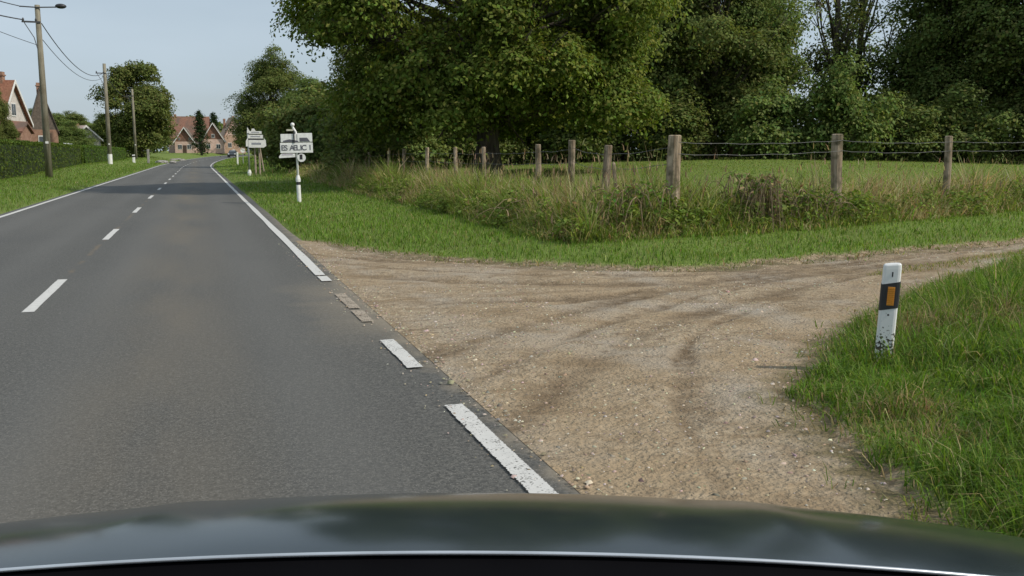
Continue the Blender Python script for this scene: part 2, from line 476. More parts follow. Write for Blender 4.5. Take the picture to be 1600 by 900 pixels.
# ------------------------------------------------------------------ road
def asphalt():
    m, nt, N, L, b = nodes('asphalt')
    tc = N.new('ShaderNodeTexCoord')
    sep = N.new('ShaderNodeSeparateXYZ'); L.new(tc.outputs['Object'], sep.inputs['Vector'])
    def nz(s, d=4, st=None):
        n = N.new('ShaderNodeTexNoise'); n.inputs['Scale'].default_value = s; n.inputs['Detail'].default_value = d
        mp = N.new('ShaderNodeMapping'); mp.inputs['Scale'].default_value = st or (1, 1, 1)
        L.new(tc.outputs['Object'], mp.inputs['Vector']); L.new(mp.outputs['Vector'], n.inputs['Vector'])
        return n.outputs['Fac']
    def mr(f, lo, hi, a=0.0, c=1.0):
        r = N.new('ShaderNodeMapRange'); r.inputs['From Min'].default_value = lo; r.inputs['From Max'].default_value = hi
        r.inputs['To Min'].default_value = a; r.inputs['To Max'].default_value = c
        L.new(f, r.inputs['Value']); return r.outputs['Result']
    def mix(f, a, c, mode='MIX'):
        x = N.new('ShaderNodeMixRGB'); x.blend_type = mode
        L.new(f, x.inputs['Fac']) if not isinstance(f, float) else setattr(x.inputs['Fac'], 'default_value', f)
        for s, v in ((x.inputs['Color1'], a), (x.inputs['Color2'], c)):
            if isinstance(v, tuple): s.default_value = (*v, 1)
            else: L.new(v, s)
        return x.outputs['Color']
    def math_(op, a, c):
        x = N.new('ShaderNodeMath'); x.operation = op
        for s, v in ((x.inputs[0], a), (x.inputs[1], c)):
            if isinstance(v, (int, float)): s.default_value = v
            else: L.new(v, s)
        return x.outputs[0]
    agg = mix(mr(nz(60, 6), .32, .68), (.036, .036, .033), (.135, .130, .116))
    agg = mix(mr(nz(24, 5), .36, .64, 0.0, .55), agg, (.040, .041, .040))
    agg = mix(mr(nz(31, 4), .55, .75, 0.0, .5), agg, (.185, .18, .165))
    vor = N.new('ShaderNodeTexVoronoi'); vor.inputs['Scale'].default_value = 75
    L.new(tc.outputs['Object'], vor.inputs['Vector'])
    agg = mix(mr(vor.outputs['Distance'], .08, .30), (.23, .22, .195), agg)
    patch = mix(mr(nz(.35, 5, (1, .3, 1)), .35, .7), agg, mix(.35, agg, (.135, .13, .118)))
    # polished wheel paths, a little smoother and paler than the rest
    for xc_ in (-.95, .62, -2.35, -3.85):
        wd = math_('ABSOLUTE', math_('SUBTRACT', math_('ADD', sep.outputs['X'], math_('MULTIPLY', nz(.15, 2), .3)), xc_ + .15), 0)
        patch = mix(math_('MULTIPLY', mr(wd, .42, .08), math_('MULTIPLY', nz(1.2, 5, (1, .15, 1)), .55)), patch, (.130, .127, .118))
    dark = math_('MULTIPLY', mr(nz(.5, 6, (1, .4, 1)), .52, .72), .35)
    patch = mix(dark, patch, (.062, .062, .060))
    # brown dust that settles in the middle of the lane between the wheel paths
    lane = math_('ABSOLUTE', math_('SUBTRACT', sep.outputs['X'], -.35), 0)
    lm = math_('MULTIPLY', mr(lane, .75, .1), mr(nz(.8, 5, (1, .25, 1)), .35, .7))
    lane_c = mix(math_('MULTIPLY', lm, .75), patch, (.155, .13, .095))
    # worn brown seam along the middle of the carriageway
    sm_ = math_('MULTIPLY', mr(math_('ABSOLUTE', math_('SUBTRACT', math_('ADD', sep.outputs['X'], math_('MULTIPLY', nz(2, 3), .08)), -1.56), 0), .05, .01), mr(nz(1.5, 4), .45, .6, 0.0, .6))
    lane_c = mix(sm_, lane_c, (.17, .13, .085))
    # soil carried over the edge at the track mouth
    edge = mr(math_('ADD', sep.outputs['X'], math_('MULTIPLY', nz(3.2, 5), .55)), 1.72, 2.02)
    mouth = math_('MULTIPLY', edge, mr(sep.outputs['Y'], 30, 16))
    dirt = mix(math_('MULTIPLY', mouth, .85), lane_c, (.30, .25, .18))
    haul = math_('MULTIPLY', mr(math_('ADD', sep.outputs['X'], math_('MULTIPLY', nz(1.1, 4), 1.4)), 1.5, 2.3), mr(math_('ABSOLUTE', math_('SUBTRACT', sep.outputs['Y'], 9.2), 0), 2.6, .6))
    dirt = mix(math_('MULTIPLY', haul, .55), dirt, (.27, .225, .16))
    # fine cracks and a tar seam by the centre line
    L.new(dirt, b.inputs['Base Color'])
    b.inputs['Roughness'].default_value = .78; b.inputs['Specular IOR Level'].default_value = .35
    bp = N.new('ShaderNodeBump'); bp.inputs['Strength'].default_value = .45; bp.inputs['Distance'].default_value = .006
    L.new(nz(110, 4), bp.inputs['Height']); L.new(bp.outputs['Normal'], b.inputs['Normal'])
    return m

def strip(name, u0, u1, y0, y1, mat, parent=None, dz=0.0, step=None, jit=0.0, cross=2, own=False):
    """sheet that follows the road between two lateral offsets"""
    if step is None: ys = np.unique(np.concatenate([np.arange(y0, y1, 1.0 if y1 - y0 < 30 else 2.0), [y1]]))
    else: ys = np.unique(np.concatenate([np.arange(y0, y1, step), [y1]]))
    us = np.linspace(u0, u1, cross)
    UX, YY = np.meshgrid(us, ys)
    j = 0
    if jit:
        j = jit * (fbm(YY + 13 * UX, UX * 0, 3.0, 3) - .5) * 2
    V = np.stack([UX + shift(YY) + j, YY, z_long(YY) + dz], 2).reshape(-1, 3)
    nx = len(us); i = (np.arange(len(ys) - 1)[:, None] * nx + np.arange(nx - 1)[None]).ravel()
    Q = np.stack([i, i + 1, i + nx + 1, i + nx], 1)
    return link(bpy.data.objects.new(name, np_mesh(name, V, np.full(len(Q), 4), Q.ravel(), mat, col=np.stack([(UX - u0) / (u1 - u0), YY - y0, y1 - YY], 2).reshape(-1, 3))), parent)

road = strip('road', ROAD_L, ROAD_R, -60, 420, asphalt(), cross=8)
# ragged right edge of the tarmac
me = road.data
co = np.zeros(len(me.vertices) * 3, dtype=np.float32); me.vertices.foreach_get('co', co); co = co.reshape(-1, 3)
e = np.abs(co[:, 0] - shift(co[:, 1]) - ROAD_R) < .01
co[e, 0] += .06 * (noise2(co[e, 1], 0 * co[e, 1], .8) - .5)
co[e, 2] -= .012
me.vertices.foreach_set('co', co.ravel()); me.update()
tag(road, 'grey asphalt country road bending right in the distance', kind='structure')

def paint(name, wear, tint=(.62, .61, .58)):
    """road paint worn off along its edges and where the stones stand proud"""
    m, nt, N, L, b = nodes(name)
    tc = N.new('ShaderNodeTexCoord')
    def nz(s_, d):
        n = N.new('ShaderNodeTexNoise'); n.inputs['Scale'].default_value = s_; n.inputs['Detail'].default_value = d
        L.new(tc.outputs['Object'], n.inputs['Vector']); return n.outputs['Fac']
    def mth(op, a_, b_):
        x = N.new('ShaderNodeMath'); x.operation = op
        for q, v in ((x.inputs[0], a_), (x.inputs[1], b_)):
            if isinstance(v, (int, float)): q.default_value = v
            else: L.new(v, q)
        return x.outputs[0]
    at = N.new('ShaderNodeAttribute'); at.attribute_name = 'col'
    sp = N.new('ShaderNodeSeparateColor'); L.new(at.outputs['Color'], sp.inputs['Color'])
    cross = mth('MULTIPLY', mth('SUBTRACT', .5, mth('ABSOLUTE', mth('SUBTRACT', sp.outputs[0], .5), 0)), .12)     # metres from the nearer long edge
    d = mth('MINIMUM', cross, mth('MINIMUM', sp.outputs[1], sp.outputs[2]))
    edge = mth('MULTIPLY', mth('MINIMUM', d, .007), 28.0)                                                            # 0 at the edge, 0.2 inside
    grain = mth('ADD', mth('MULTIPLY', nz(75, 5), .7), mth('MULTIPLY', nz(9, 4), .3))
    v = mth('SUBTRACT', mth('ADD', grain, wear), edge)
    r = N.new('ShaderNodeMapRange'); r.inputs['From Min'].default_value = .50; r.inputs['From Max'].default_value = .58
    L.new(v, r.inputs['Value'])
    x = N.new('ShaderNodeMixRGB'); x.inputs['Color1'].default_value = (*tint, 1); x.inputs['Color2'].default_value = (*(c * .72 for c in tint), 1)
    L.new(nz(16, 6), x.inputs['Fac'])
    L.new(x.outputs['Color'], b.inputs['Base Color']); b.inputs['Roughness'].default_value = .7
    tr = N.new('ShaderNodeBsdfTransparent'); mx = N.new('ShaderNodeMixShader')
    L.new(r.outputs['Result'], mx.inputs['Fac']); L.new(b.outputs['BSDF'], mx.inputs[1]); L.new(tr.outputs['BSDF'], mx.inputs[2])
    L.new(mx.outputs['Shader'], N['Material Output'].inputs['Surface'])
    return m
P_FRESH, P_WORN, P_DUSTY = paint('road_paint', .07), paint('road_paint_worn', .135), paint('road_paint_dusty', .185, (.40, .335, .26))
for k in range(25):
    y0 = 9.75 + 7.95 * (k - 1)
    if y0 > 190: break
    strip('centre_dash', -1.655, -1.545, y0, y0 + 2.45, P_FRESH, road, .004, jit=.006, step=.2)
strip('edge_line', -4.58, -4.46, -10, 330, P_FRESH, road, .004, jit=.02)
strip('edge_line', 1.335, 1.455, 11.62, 330, P_FRESH, road, .004, jit=.02)
for y0, y1, mt in ((11.05, 11.52, P_FRESH), (8.98, 10.0, P_DUSTY), (8.22, 8.86, P_DUSTY), (6.3, 7.35, P_WORN), (2.7, 5.27, P_WORN)):
    d = strip('edge_dash', 1.335, 1.455, y0, y1, mt, road, .004, jit=.008, step=.12)
    if mt is P_DUSTY: d['label'] = 'edge line dash dulled by brown dust'

# ------------------------------------------------------------------ dirt track
def track_mat():
    m, nt, N, L, b = nodes('dirt_and_gravel')
    tc = N.new('ShaderNodeTexCoord')
    def nz(s, d=5, st=None, rz=0.0):
        n = N.new('ShaderNodeTexNoise'); n.inputs['Scale'].default_value = s; n.inputs['Detail'].default_value = d
        mp = N.new('ShaderNodeMapping'); mp.inputs['Scale'].default_value = st or (1, 1, 1); mp.inputs['Rotation'].default_value = (0, 0, rz)
        L.new(tc.outputs['Object'], mp.inputs['Vector']); L.new(mp.outputs['Vector'], n.inputs['Vector'])
        return n.outputs['Fac']
    def mix(f, a, c, lo, hi):
        r = N.new('ShaderNodeMapRange'); r.inputs['From Min'].default_value = lo; r.inputs['From Max'].default_value = hi
        L.new(f, r.inputs['Value'])
        x = N.new('ShaderNodeMixRGB'); L.new(r.outputs['Result'], x.inputs['Fac'])
        for s, v in ((x.inputs['Color1'], a), (x.inputs['Color2'], c)):
            if isinstance(v, tuple): s.default_value = (*v, 1)
            else: L.new(v, s)
        return x.outputs['Color']
    base = mix(nz(14, 8), (.225, .168, .105), (.42, .338, .235), .30, .70)
    broad = mix(nz(.8, 5), base, (.34, .255, .16), .42, .72)
    grey = mix(nz(1.1, 5, (1, .6, 1)), broad, (.36, .315, .255), .48, .74)
    streak = mix(nz(1.9, 9, (.75, 1.5, 1), R(-28)), grey, (.24, .175, .105), .50, .72)
    damp = mix(nz(6.5, 9, (.8, 1.4, 1), R(-25)), streak, (.17, .125, .08), .60, .74)
    wa = N.new('ShaderNodeAttribute'); wa.attribute_name = 'col'
    ws = N.new('ShaderNodeSeparateColor'); L.new(wa.outputs['Color'], ws.inputs['Color'])
    wm = N.new('ShaderNodeMath'); wm.operation = 'MULTIPLY'; L.new(ws.outputs[0], wm.inputs[0]); L.new(nz(9, 6), wm.inputs[1])
    damp = mix(wm.outputs[0], damp, (.145, .103, .062), .08, .55)
    em = N.new('ShaderNodeMath'); em.operation = 'MULTIPLY'; L.new(ws.outputs[1], em.inputs[0]); L.new(nz(6, 6), em.inputs[1])
    damp = mix(em.outputs[0], damp, (.16, .13, .07), .22, .5)
    vor = N.new('ShaderNodeTexVoronoi'); vor.inputs['Scale'].default_value = 42
    L.new(tc.outputs['Object'], vor.inputs['Vector'])
    peb = mix(vor.outputs['Distance'], (.46, .40, .31), damp, .02, .2)
    peb = mix(nz(3, 3), damp, peb, .56, .80)
    L.new(peb, b.inputs['Base Color']); b.inputs['Roughness'].default_value = .92; b.inputs['Specular IOR Level'].default_value = .2
    bp = N.new('ShaderNodeBump'); bp.inputs['Strength'].default_value = 1.0; bp.inputs['Distance'].default_value = .035
    ad = N.new('ShaderNodeMath'); ad.operation = 'ADD'
    L.new(nz(38, 8), ad.inputs[0]); L.new(nz(9, 5), ad.inputs[1])
    L.new(ad.outputs[0], bp.inputs['Height']); L.new(bp.outputs['Normal'], b.inputs['Normal'])
    return m
M_TRACK = track_mat()
tx = np.concatenate([np.arange(1.56, 9, .05), np.arange(9, 20, .12), np.arange(20, 61, .8)])
ty = np.concatenate([np.arange(-5, 1.5, .3), np.arange(1.5, 17, .05), np.arange(17, 32, .4)])
trk = link(bpy.data.objects.new('dirt_track', grid_mesh('dirt_track', tx, ty, track_z, M_TRACK, keep=lambda X, Y: sd_poly(X, Y) + edge_noise(X, Y) < .16,
    colf=lambda X, Y: np.stack([wheel_mask(X, Y), ss(-.55, .05, sd_poly(X, Y) + edge_noise(X, Y)) * (X > 2.0), 0 * X], 1))))
tag(trk, 'rutted brown dirt and gravel track joining the road', kind='structure')

def sample(n, x0, x1, y0, y1):
    return rng.uniform(x0, x1, n), rng.uniform(y0, y1, n)
def in_view(X, Y, pad=.14):
    """roughly what the place's visitors along this road would see"""
    a = np.arctan2(X, Y) - YAW
    return (np.abs(a) < R(29.5) + pad + .3 / np.maximum(1, np.hypot(X, Y))) & (Y > 0)

# gravel lying on the track
X, Y = sample(60000, 1.5, 14, 2.3, 16); X[:900] = 1.66 - .45 * rng.random(900) ** 2.6; 
sd = sd_poly(X, Y)
k = (sd < .42) & (sd < np.where(X < 1.7, .5, .12)) & in_view(X, Y) & (fbm(X, Y, .9, 3) + .25 * ss(-.8, .1, sd) + .2 * ss(8, 3, Y) > .52)
X, Y = X[k][:7000], Y[k][:7000]
n = len(X)
base = np.array([(1, 0, -.2), (0, 1, -.2), (-1, 0, -.2), (0, -1, -.2), (.55, .45, .55), (-.5, .3, .6), (.05, -.55, .5)])
tri = np.array([(0, 1, 4), (1, 5, 4), (1, 2, 5), (2, 6, 5), (2, 3, 6), (3, 4, 6), (3, 0, 4), (4, 5, 6)])
s = .005 + .009 * rng.random(n) ** 3 + .012 * (rng.random(n) > .985)
a = rng.uniform(0, 6.28, n)
V = base[None] * (1 + .3 * rng.normal(size=(n, 7, 1))) * s[:, None, None]
V[:, :, 2] *= .7
VX = V[:, :, 0] * np.cos(a)[:, None] - V[:, :, 1] * np.sin(a)[:, None]; VY = V[:, :, 0] * np.sin(a)[:, None] + V[:, :, 1] * np.cos(a)[:, None]
V[:, :, 0] = VX + X[:, None]; V[:, :, 1] = VY + Y[:, None]
V[:, :, 2] += np.where(X < ROAD_R - .01, 0, track_z(X, Y))[:, None] + .002
loops = (tri[None] + (np.arange(n) * 7)[:, None, None]).ravel()
c = pick([(.44, .39, .31), (.33, .26, .18), (.24, .20, .16)], [5, 4, 2], n, rng)
def col_mat(name, rough=.9):
    m, nt, N, L, b = nodes(name); at = N.new('ShaderNodeAttribute'); at.attribute_name = 'col'
    L.new(at.outputs['Color'], b.inputs['Base Color']); b.inputs['Roughness'].default_value = rough; b.inputs['Specular IOR Level'].default_value = .2
    return m
gv = link(bpy.data.objects.new('gravel', np_mesh('gravel', V.reshape(-1, 3), np.full(n * 8, 3), loops, col_mat('gravel_stone'), np.repeat(c, 7, axis=0))))
tag(gv, 'loose pale gravel scattered over the dirt track', kind='stuff', cat='gravel')

# ------------------------------------------------------------------ grass
def grass(name, label, parts, cat='grass'):
    Vs, Ss, Ls, Cs = [], [], [], []; off = 0
    for P, L_, W, lean, c in parts:
        V, S_, Lo, C_ = blades(P, L_, W, lean, c, rng)
        Vs.append(V); Ss.append(S_); Ls.append(Lo + off); Cs.append(C_); off += len(V)
    o = link(bpy.data.objects.new(name, np_mesh(name, np.concatenate(Vs), np.concatenate(Ss), np.concatenate(Ls), M_GRASS, np.concatenate(Cs))))
    return tag(o, label, cat, kind='stuff')
def pts(X, Y): return np.stack([X, Y, T(X, Y) - .01], 1)
GREEN = [(.12, .215, .028), (.17, .27, .045), (.075, .14, .02), (.23, .26, .075), (.44, .36, .18)]

# the corner of long grass round the marker post
X, Y = sample(560000, 2.4, 15, 1.6, 11.2)
sd = sd_poly(X, Y) + edge_noise(X, Y); dist = np.hypot(X, Y)
dens = np.clip((5.2 / dist) ** 1.5, .05, 1)
k = (sd > -.16) & (Y < .8 * X + 3.2) & (rng.random(len(X)) < dens) & in_view(X, Y, .1) & (rng.random(len(X)) < np.clip(.28 + (sd + .7 * (fbm(X, Y, 2.2, 3) - .5)) * 2.4, .05, 1))
X, Y, sd, dist = X[k], Y[k], sd[k], dist[k]
hgt = (.06 + .68 * np.clip(fbm(X, Y, 1.9, 3) - .22, .03, 1) * (.35 + .65 * ss(0, .9, sd))) * rng.uniform(.55, 1.35, len(X))
c = pick(GREEN, [6, 4, 3, 1.5, .7], len(X), rng)
dry = (fbm(X + 50, Y, 1.1, 3) > .60) | (sd < .12) & (rng.random(len(X)) < .3)
dd = dry & (rng.random(len(X)) < .5)
c[dd] = pick([(.34, .28, .14), (.22, .22, .07)], [1, 1], dd.sum(), rng)
grass('long_grass', 'long green tufted grass at the corner around the marker post',
      [(pts(X, Y), hgt, (.0042 + .0014 * dist / 5) * rng.uniform(.7, 1.6, len(X)), rng.uniform(.2, 1.5, len(X)), c)])
X, Y = sample(26000, 2.3, 13, 2.4, 16)
sd = sd_poly(X, Y) + edge_noise(X, Y); tuft = fbm(X + 3, Y + 8, 4.5, 2)
k = (sd > -.42) & (sd < .15) & (X > 1.9) & (tuft > .56 + .25 * ss(0, -.4, sd)) & in_view(X, Y, .1); X, Y = X[k], Y[k]
P = np.stack([X, Y, np.maximum(T(X, Y), track_z(X, Y)) - .006], 1)
grass('edge_tufts', 'stray tufts and dry stalks creeping over the edge of the dirt track', [(P, rng.uniform(.03, .12, len(X)), .0055 * np.hypot(X, Y) / 5, rng.uniform(.3, 1.6, len(X)), pick([(.12, .19, .03), (.22, .22, .07), (.38, .30, .16), (.26, .19, .10)], [4, 2, 3, 1.5], len(X), rng))])
# yellowing grass strip left standing between the wheel tracks
X, Y = sample(30000, 8, 15.5, 9, 12.6)
dl_ = np.abs((Y - 9.75) - (X - 8.6) * .385) + .25 * (fbm(X, Y, 1.5, 3) - .5)
k = (dl_ < .22) & (rng.random(len(X)) < .5); X, Y = X[k], Y[k]
P = np.stack([X, Y, track_z(X, Y) - .005], 1)
grass('track_grass', 'thin yellowish grass strip between the wheel ruts of the track', [(P, rng.uniform(.02, .08, len(X)), np.full(len(X), .008), rng.uniform(.2, 1.2, len(X)), pick([(.26, .26, .08), (.36, .30, .14), (.16, .20, .05)], [3, 2, 2], len(X), rng))])
# mown verge beyond the track and along the right-hand side of the road
X, Y = sample(420000, 1.6, 30, 9.8, 46)
u = X - shift(Y); sd = sd_poly(X, Y) + edge_noise(X, Y); dF = d_field(X, Y); dist = np.hypot(X, Y)
k = (sd > -.03) & (u > ROAD_R + .05) & (dF < .5) & (Y > .75 * X + 1.5) & in_view(X, Y, .06) & (rng.random(len(X)) < np.clip((15 / dist) ** 1.6, .05, 1)) & (Y > 10.2)
X, Y, sd, dF, dist = X[k], Y[k], sd[k], dF[k], dist[k]
hgt = (.05 + .07 * fbm(X, Y, .9, 3)) * rng.uniform(.6, 1.4, len(X)) * (.55 + .45 * ss(0, .5, sd))
c = pick(GREEN, [6, 6, 2, 2, .5], len(X), rng)
e = (sd < .15) & (rng.random(len(X)) < .4); c[e] = pick([(.36, .29, .16), (.25, .19, .1)], [2, 1], e.sum(), rng)
grass('mown_grass', 'short green grass between the dirt track and the fence',
      [(pts(X, Y), hgt, (.006 + .0045 * dist / 15) * rng.uniform(.7, 1.4, len(X)), rng.uniform(.1, .9, len(X)), c)])
# far part of that verge
X, Y = sample(60000, 1.6, 22, 44, 190)
u = X - shift(Y); dist = np.hypot(X, Y)
k = (u > ROAD_R + .06) & (u < 9 + .05 * Y) & (rng.random(len(X)) < np.clip(50 / dist, .1, 1)); X, Y, dist = X[k], Y[k], dist[k]
c = pick(GREEN, [6, 6, 2, 3, 1], len(X), rng)
X2, Y2 = sample(150000, -16, -4.7, 18, 170)
u2 = X2 - shift(Y2); d2 = np.hypot(X2, Y2)
k = (u2 < ROAD_L - .05) & (rng.random(len(X2)) < np.clip((30 / d2) ** 1.3, .08, 1)) & (d2 > 20); X2, Y2, d2 = X2[k], Y2[k], d2[k]
h2 = (.06 + .10 * fbm(X2, Y2, .6, 3)) * rng.uniform(.6, 1.4, len(X2))
c2 = pick(GREEN, [6, 6, 2, 2, .3], len(X2), rng)
grass('roadside_grass', 'mown green grass of the left verge below the hedge', [(pts(X2, Y2), h2, .010 * (d2 / 25) ** .9 * rng.uniform(.7, 1.4, len(X2)), rng.uniform(.1, .9, len(X2)), c2)])
hf = (.10 + .35 * fbm(X, Y, .4, 3) * ss(2.2, 4.5, X - shift(Y))) * rng.uniform(.6, 1.4, len(X))
grass('far_verge_grass', 'rough grass of the right verge around the far signs', [(pts(X, Y), hf, .016 * (dist / 45) * rng.uniform(.7, 1.4, len(X)), rng.uniform(.1, .9, len(X)), c)])
# tall unmown grass along the fence
Xa, Ya = sample(250000, 4.6, 9, 12.6, 60); Xb, Yb = sample(190000, 9, 26, 13, 26); X, Y = np.concatenate([Xa, Xb]), np.concatenate([Ya, Yb])
u = X - shift(Y) - 7.3; v = Y - np.interp(X, FX, FY); dist = np.hypot(X, Y)
nb = .5 * (fbm(X, Y, .7, 3) - .5)
along_road = (u > -2.15 + nb * 1.4) & (u < .8) & (v > -.2)
along_track = (v > -.75 + nb) & (v < 2.4 + nb) & (u > -1.9)
dn = np.where(v < 2.4, 1.0, 1.0)
k = (along_road | along_track) & in_view(X, Y, .05) & (rng.random(len(X)) < np.clip((14.5 / dist) ** 1.35, .06, 1) * np.where((v > .6) & (u > 1), .5, 1))
X, Y, u, v, dist = X[k], Y[k], u[k], v[k], dist[k]
fr = np.minimum(np.where(u < .8, (u + 2.2), 9), np.where(u > -1.5, (v + .9), 9))      # distance from the front edge
hgt = (.16 + .90 * ss(.0, 1.2, fr) * (.15 + 1.15 * fbm(X, Y, .75, 3))) * rng.uniform(.5, 1.3, len(X))
hgt *= np.where((u > -1.0) & (v > 1.5) & (u < 1.0), .80, 1.0)
hgt *= np.where((v > .5) & (u > 1.2), .70, 1.0) * (.8 + .5 * fbm(X + 40, Y, 2.5, 2))
straw = fbm(X + 20, Y + 5, .55, 3) + .10 * ((v > .3) & (u > 1.2)) + .05 * ss(20, 30, Y)
c = pick([(.17, .255, .042), (.22, .29, .062), (.125, .19, .033), (.31, .30, .10)], [4, 4, 2, 2.5], len(X), rng)
sm = rng.random(len(X)) < np.clip((straw - .40) * 2.4, .07, .65)
c[sm] = pick([(.50, .42, .22), (.42, .34, .16), (.34, .24, .13)], [5, 3, .6], sm.sum(), rng)
Pt = pts(X, Y)
# seed heads on thin stalks
q = rng.random(len(X)) < .018
Ps = Pt[q]; hs_ = hgt[q] * 1.25 + .12
cs = pick([(.37, .29, .16), (.30, .22, .13), (.22, .18, .08)], [3, 3, 1], q.sum(), rng)
top = Ps.copy(); top[:, 2] += hs_ * .82
grass('tall_grass', 'tall unmown grass, half straw coloured, along the fence',
      [(Pt, hgt, (.008 + .005 * dist / 15) * rng.uniform(.6, 1.7, len(X)), rng.uniform(.15, 1.35, len(X)), c),
       (Ps, hs_, np.full(q.sum(), .006), rng.uniform(.02, .25, q.sum()), cs),
       (top, np.full(q.sum(), .14), np.full(q.sum(), .022), rng.uniform(.1, .6, q.sum()), cs)])
# pasture behind the fence
X, Y = sample(260000, 7, 48, 14, 58)
dF = d_field(X, Y); dist = np.hypot(X, Y)
k = (dF > .6) & in_view(X, Y, .04) & (rng.random(len(X)) < np.clip((18 / dist) ** 1.5, .08, 1)); X, Y, dist = X[k], Y[k], dist[k]
c = pick([(.20, .28, .055), (.24, .315, .07), (.15, .22, .042), (.34, .32, .12)], [5, 5, 2, 1.2], len(X), rng)
grass('pasture_grass', 'short sunlit pasture grass behind the fence', [(pts(X, Y), (.035 + .05 * fbm(X, Y, .5, 3)) * rng.uniform(.6, 1.4, len(X)), .010 * (dist / 18) * rng.uniform(.7, 1.4, len(X)), rng.uniform(.1, .9, len(X)), c)])

# broad-leaved weeds in the bank and in the corner
def weeds(name, label, spots, size, cols):
    Cs, Ns, Ss = [], [], []
    for x, y, r, hh, nl in spots:
        a = rng.uniform(0, 6.28, nl); rr = r * np.sqrt(rng.random(nl)); zz = hh * rng.random(nl) ** .7
        rr = rr * (1 - .5 * zz / hh)
        cx, cy = x + rr * np.cos(a), y + rr * np.sin(a)
        Cs.append(np.stack([cx, cy, T(cx, cy) + zz], 1))
        Ns.append(np.stack([np.cos(a) * .6, np.sin(a) * .6, np.ones(nl)], 1) + .4 * rng.normal(size=(nl, 3)))
        Ss.append(size * rng.uniform(.6, 1.4, nl))
    C_ = np.concatenate(Cs); n = len(C_)
    V, S_, Lo, Co = leaves(C_, np.concatenate(Ns), np.concatenate(Ss), pick(cols, [1] * len(cols), n, rng), rng, .5)
    o = link(bpy.data.objects.new(name, np_mesh(name, V, S_, Lo, M_LEAF, Co)))
    return tag(o, label, 'weeds', kind='stuff')
sp = []
for i in range(270):
    if rng.random() < .5: x, y = rng.uniform(5.2, 7.6), rng.uniform(13.2, 34)
    else: x = rng.uniform(6, 22); y = float(np.interp(x, FX, FY)) + rng.uniform(-.65, .8)
    sp.append((x, y, rng.uniform(.2, .55), rng.uniform(.2, .68), 105))
weeds('bank_weeds', 'leafy green weeds growing through the tall grass', sp, .085, [(.15, .245, .042), (.20, .29, .062), (.115, .19, .035)])

# ------------------------------------------------------------------ trees
LEAFC = [(.135, .180, .050), (.165, .210, .058), (.105, .145, .040), (.20, .23, .07)]
def make_crown(name, lobes, per_lobe, per_spray, leaf, cols, probs, rg, spray_r=.55, droop=.25, up=.8, asp=.62):
    """lobes: (x,y,z,rx,rz); sprays of leaves sit on and in every lobe"""
    Cs, Ns = [], []
    for (x, y, z, rx, rz) in lobes:
        d = rg.normal(size=(per_lobe, 3)); d /= np.linalg.norm(d, axis=1)[:, None]
        d[:, 2] = d[:, 2] * .9 + .12
        rad = rg.uniform(.55, 1.05, per_lobe) ** .6
        c = np.array([x, y, z]) + d * rad[:, None] * np.array([rx, rx, rz])
        for j in range(per_lobe):
            m = int(per_spray * rg.uniform(.6, 1.4))
            o = rg.normal(size=(m, 3)) * np.array([1, 1, .42]) * spray_r * rg.uniform(.6, 1.2)
            o[:, 2] -= droop * (o[:, 0] ** 2 + o[:, 1] ** 2) / max(spray_r, .1)
            Cs.append(c[j] + o)
            nn = d[j] * 1.0 + np.array([0, 0, up * .7]) + rg.normal(size=(m, 3)) * .42
            Ns.append(nn)
    C = np.concatenate(Cs); N_ = np.concatenate(Ns); n = len(C)
    col = pick(cols, probs, n, rg, .10)
    V, S_, Lo, Co = leaves(C, N_, leaf * rg.uniform(.65, 1.35, n), col, rg, asp)
    return np_mesh(name, V, S_, Lo, M_LEAF, Co)

def make_trunk(name, H, r0, lobes, rg, fork=.35, lean=(0, 0), mat=None, sub=3):
    mb = MB()
    top = H * .8
    P = [Vector((lean[0] * t * t + .12 * math.sin(5 * t), lean[1] * t * t + .1 * math.cos(4 * t) - .1, -.25 + t * (top + .25))) for t in np.linspace(0, 1, 9)]
    rad = [r0 * (1.55 if i == 0 else 1.0) * (1 - .82 * (i / 8) ** 1.1) for i in range(9)]
    mb.tube(P, rad, 10)
    for (x, y, z, rx, rz) in lobes:
        t = min(.92, max(fork, (z / top) - .18 - .25 * rg.random()))
        i = t * 8; a = P[int(i)].lerp(P[min(8, int(i) + 1)], i - int(i))
        b = Vector((x, y, z - .15 * rz))
        mid1 = a.lerp(b, .35) + Vector((0, 0, .06 * (b - a).length)) + Vector(rg.normal(size=3)) * .12
        mid2 = a.lerp(b, .7) + Vector(rg.normal(size=3)) * .15
        rr = max(.02, r0 * (1 - .8 * t) * .42)
        mb.tube([a, mid1, mid2, b], [rr, rr * .75, rr * .5, rr * .22], 6)
        for q in range(sub):
            e = b + Vector(rg.normal(size=3)) * rx * .6
            mb.tube([mid2, mid2.lerp(e, .5) + Vector((0, 0, .1)), e], [rr * .4, rr * .28, rr * .1], 4)
    me = mb.mesh(name, mat or M_BARK, smooth=True)
    return me

def dome_lobes(n, rx, z0, z1, rg, lr=(1.0, 1.7), flat=.75, taper=.6, shell=.62, cx=0.0, cy=0.0):
    """lobes spread in the shell of a crown between heights z0 and z1"""
    out = []; cz = z0 + (z1 - z0) * .42
    while len(out) < n:
        d = rg.normal(size=3); d /= np.linalg.norm(d)
        k = rg.uniform(shell, 1.0)
        z = cz + d[2] * k * ((z1 - cz) if d[2] > 0 else (cz - z0))
        w = rx * (1 - taper * max(0, (z - cz) / (z1 - cz)) ** 2)
        r = rg.uniform(*lr)
        out.append((cx + d[0] * k * w, cy + d[1] * k * w, z, r, r * flat))
    return out

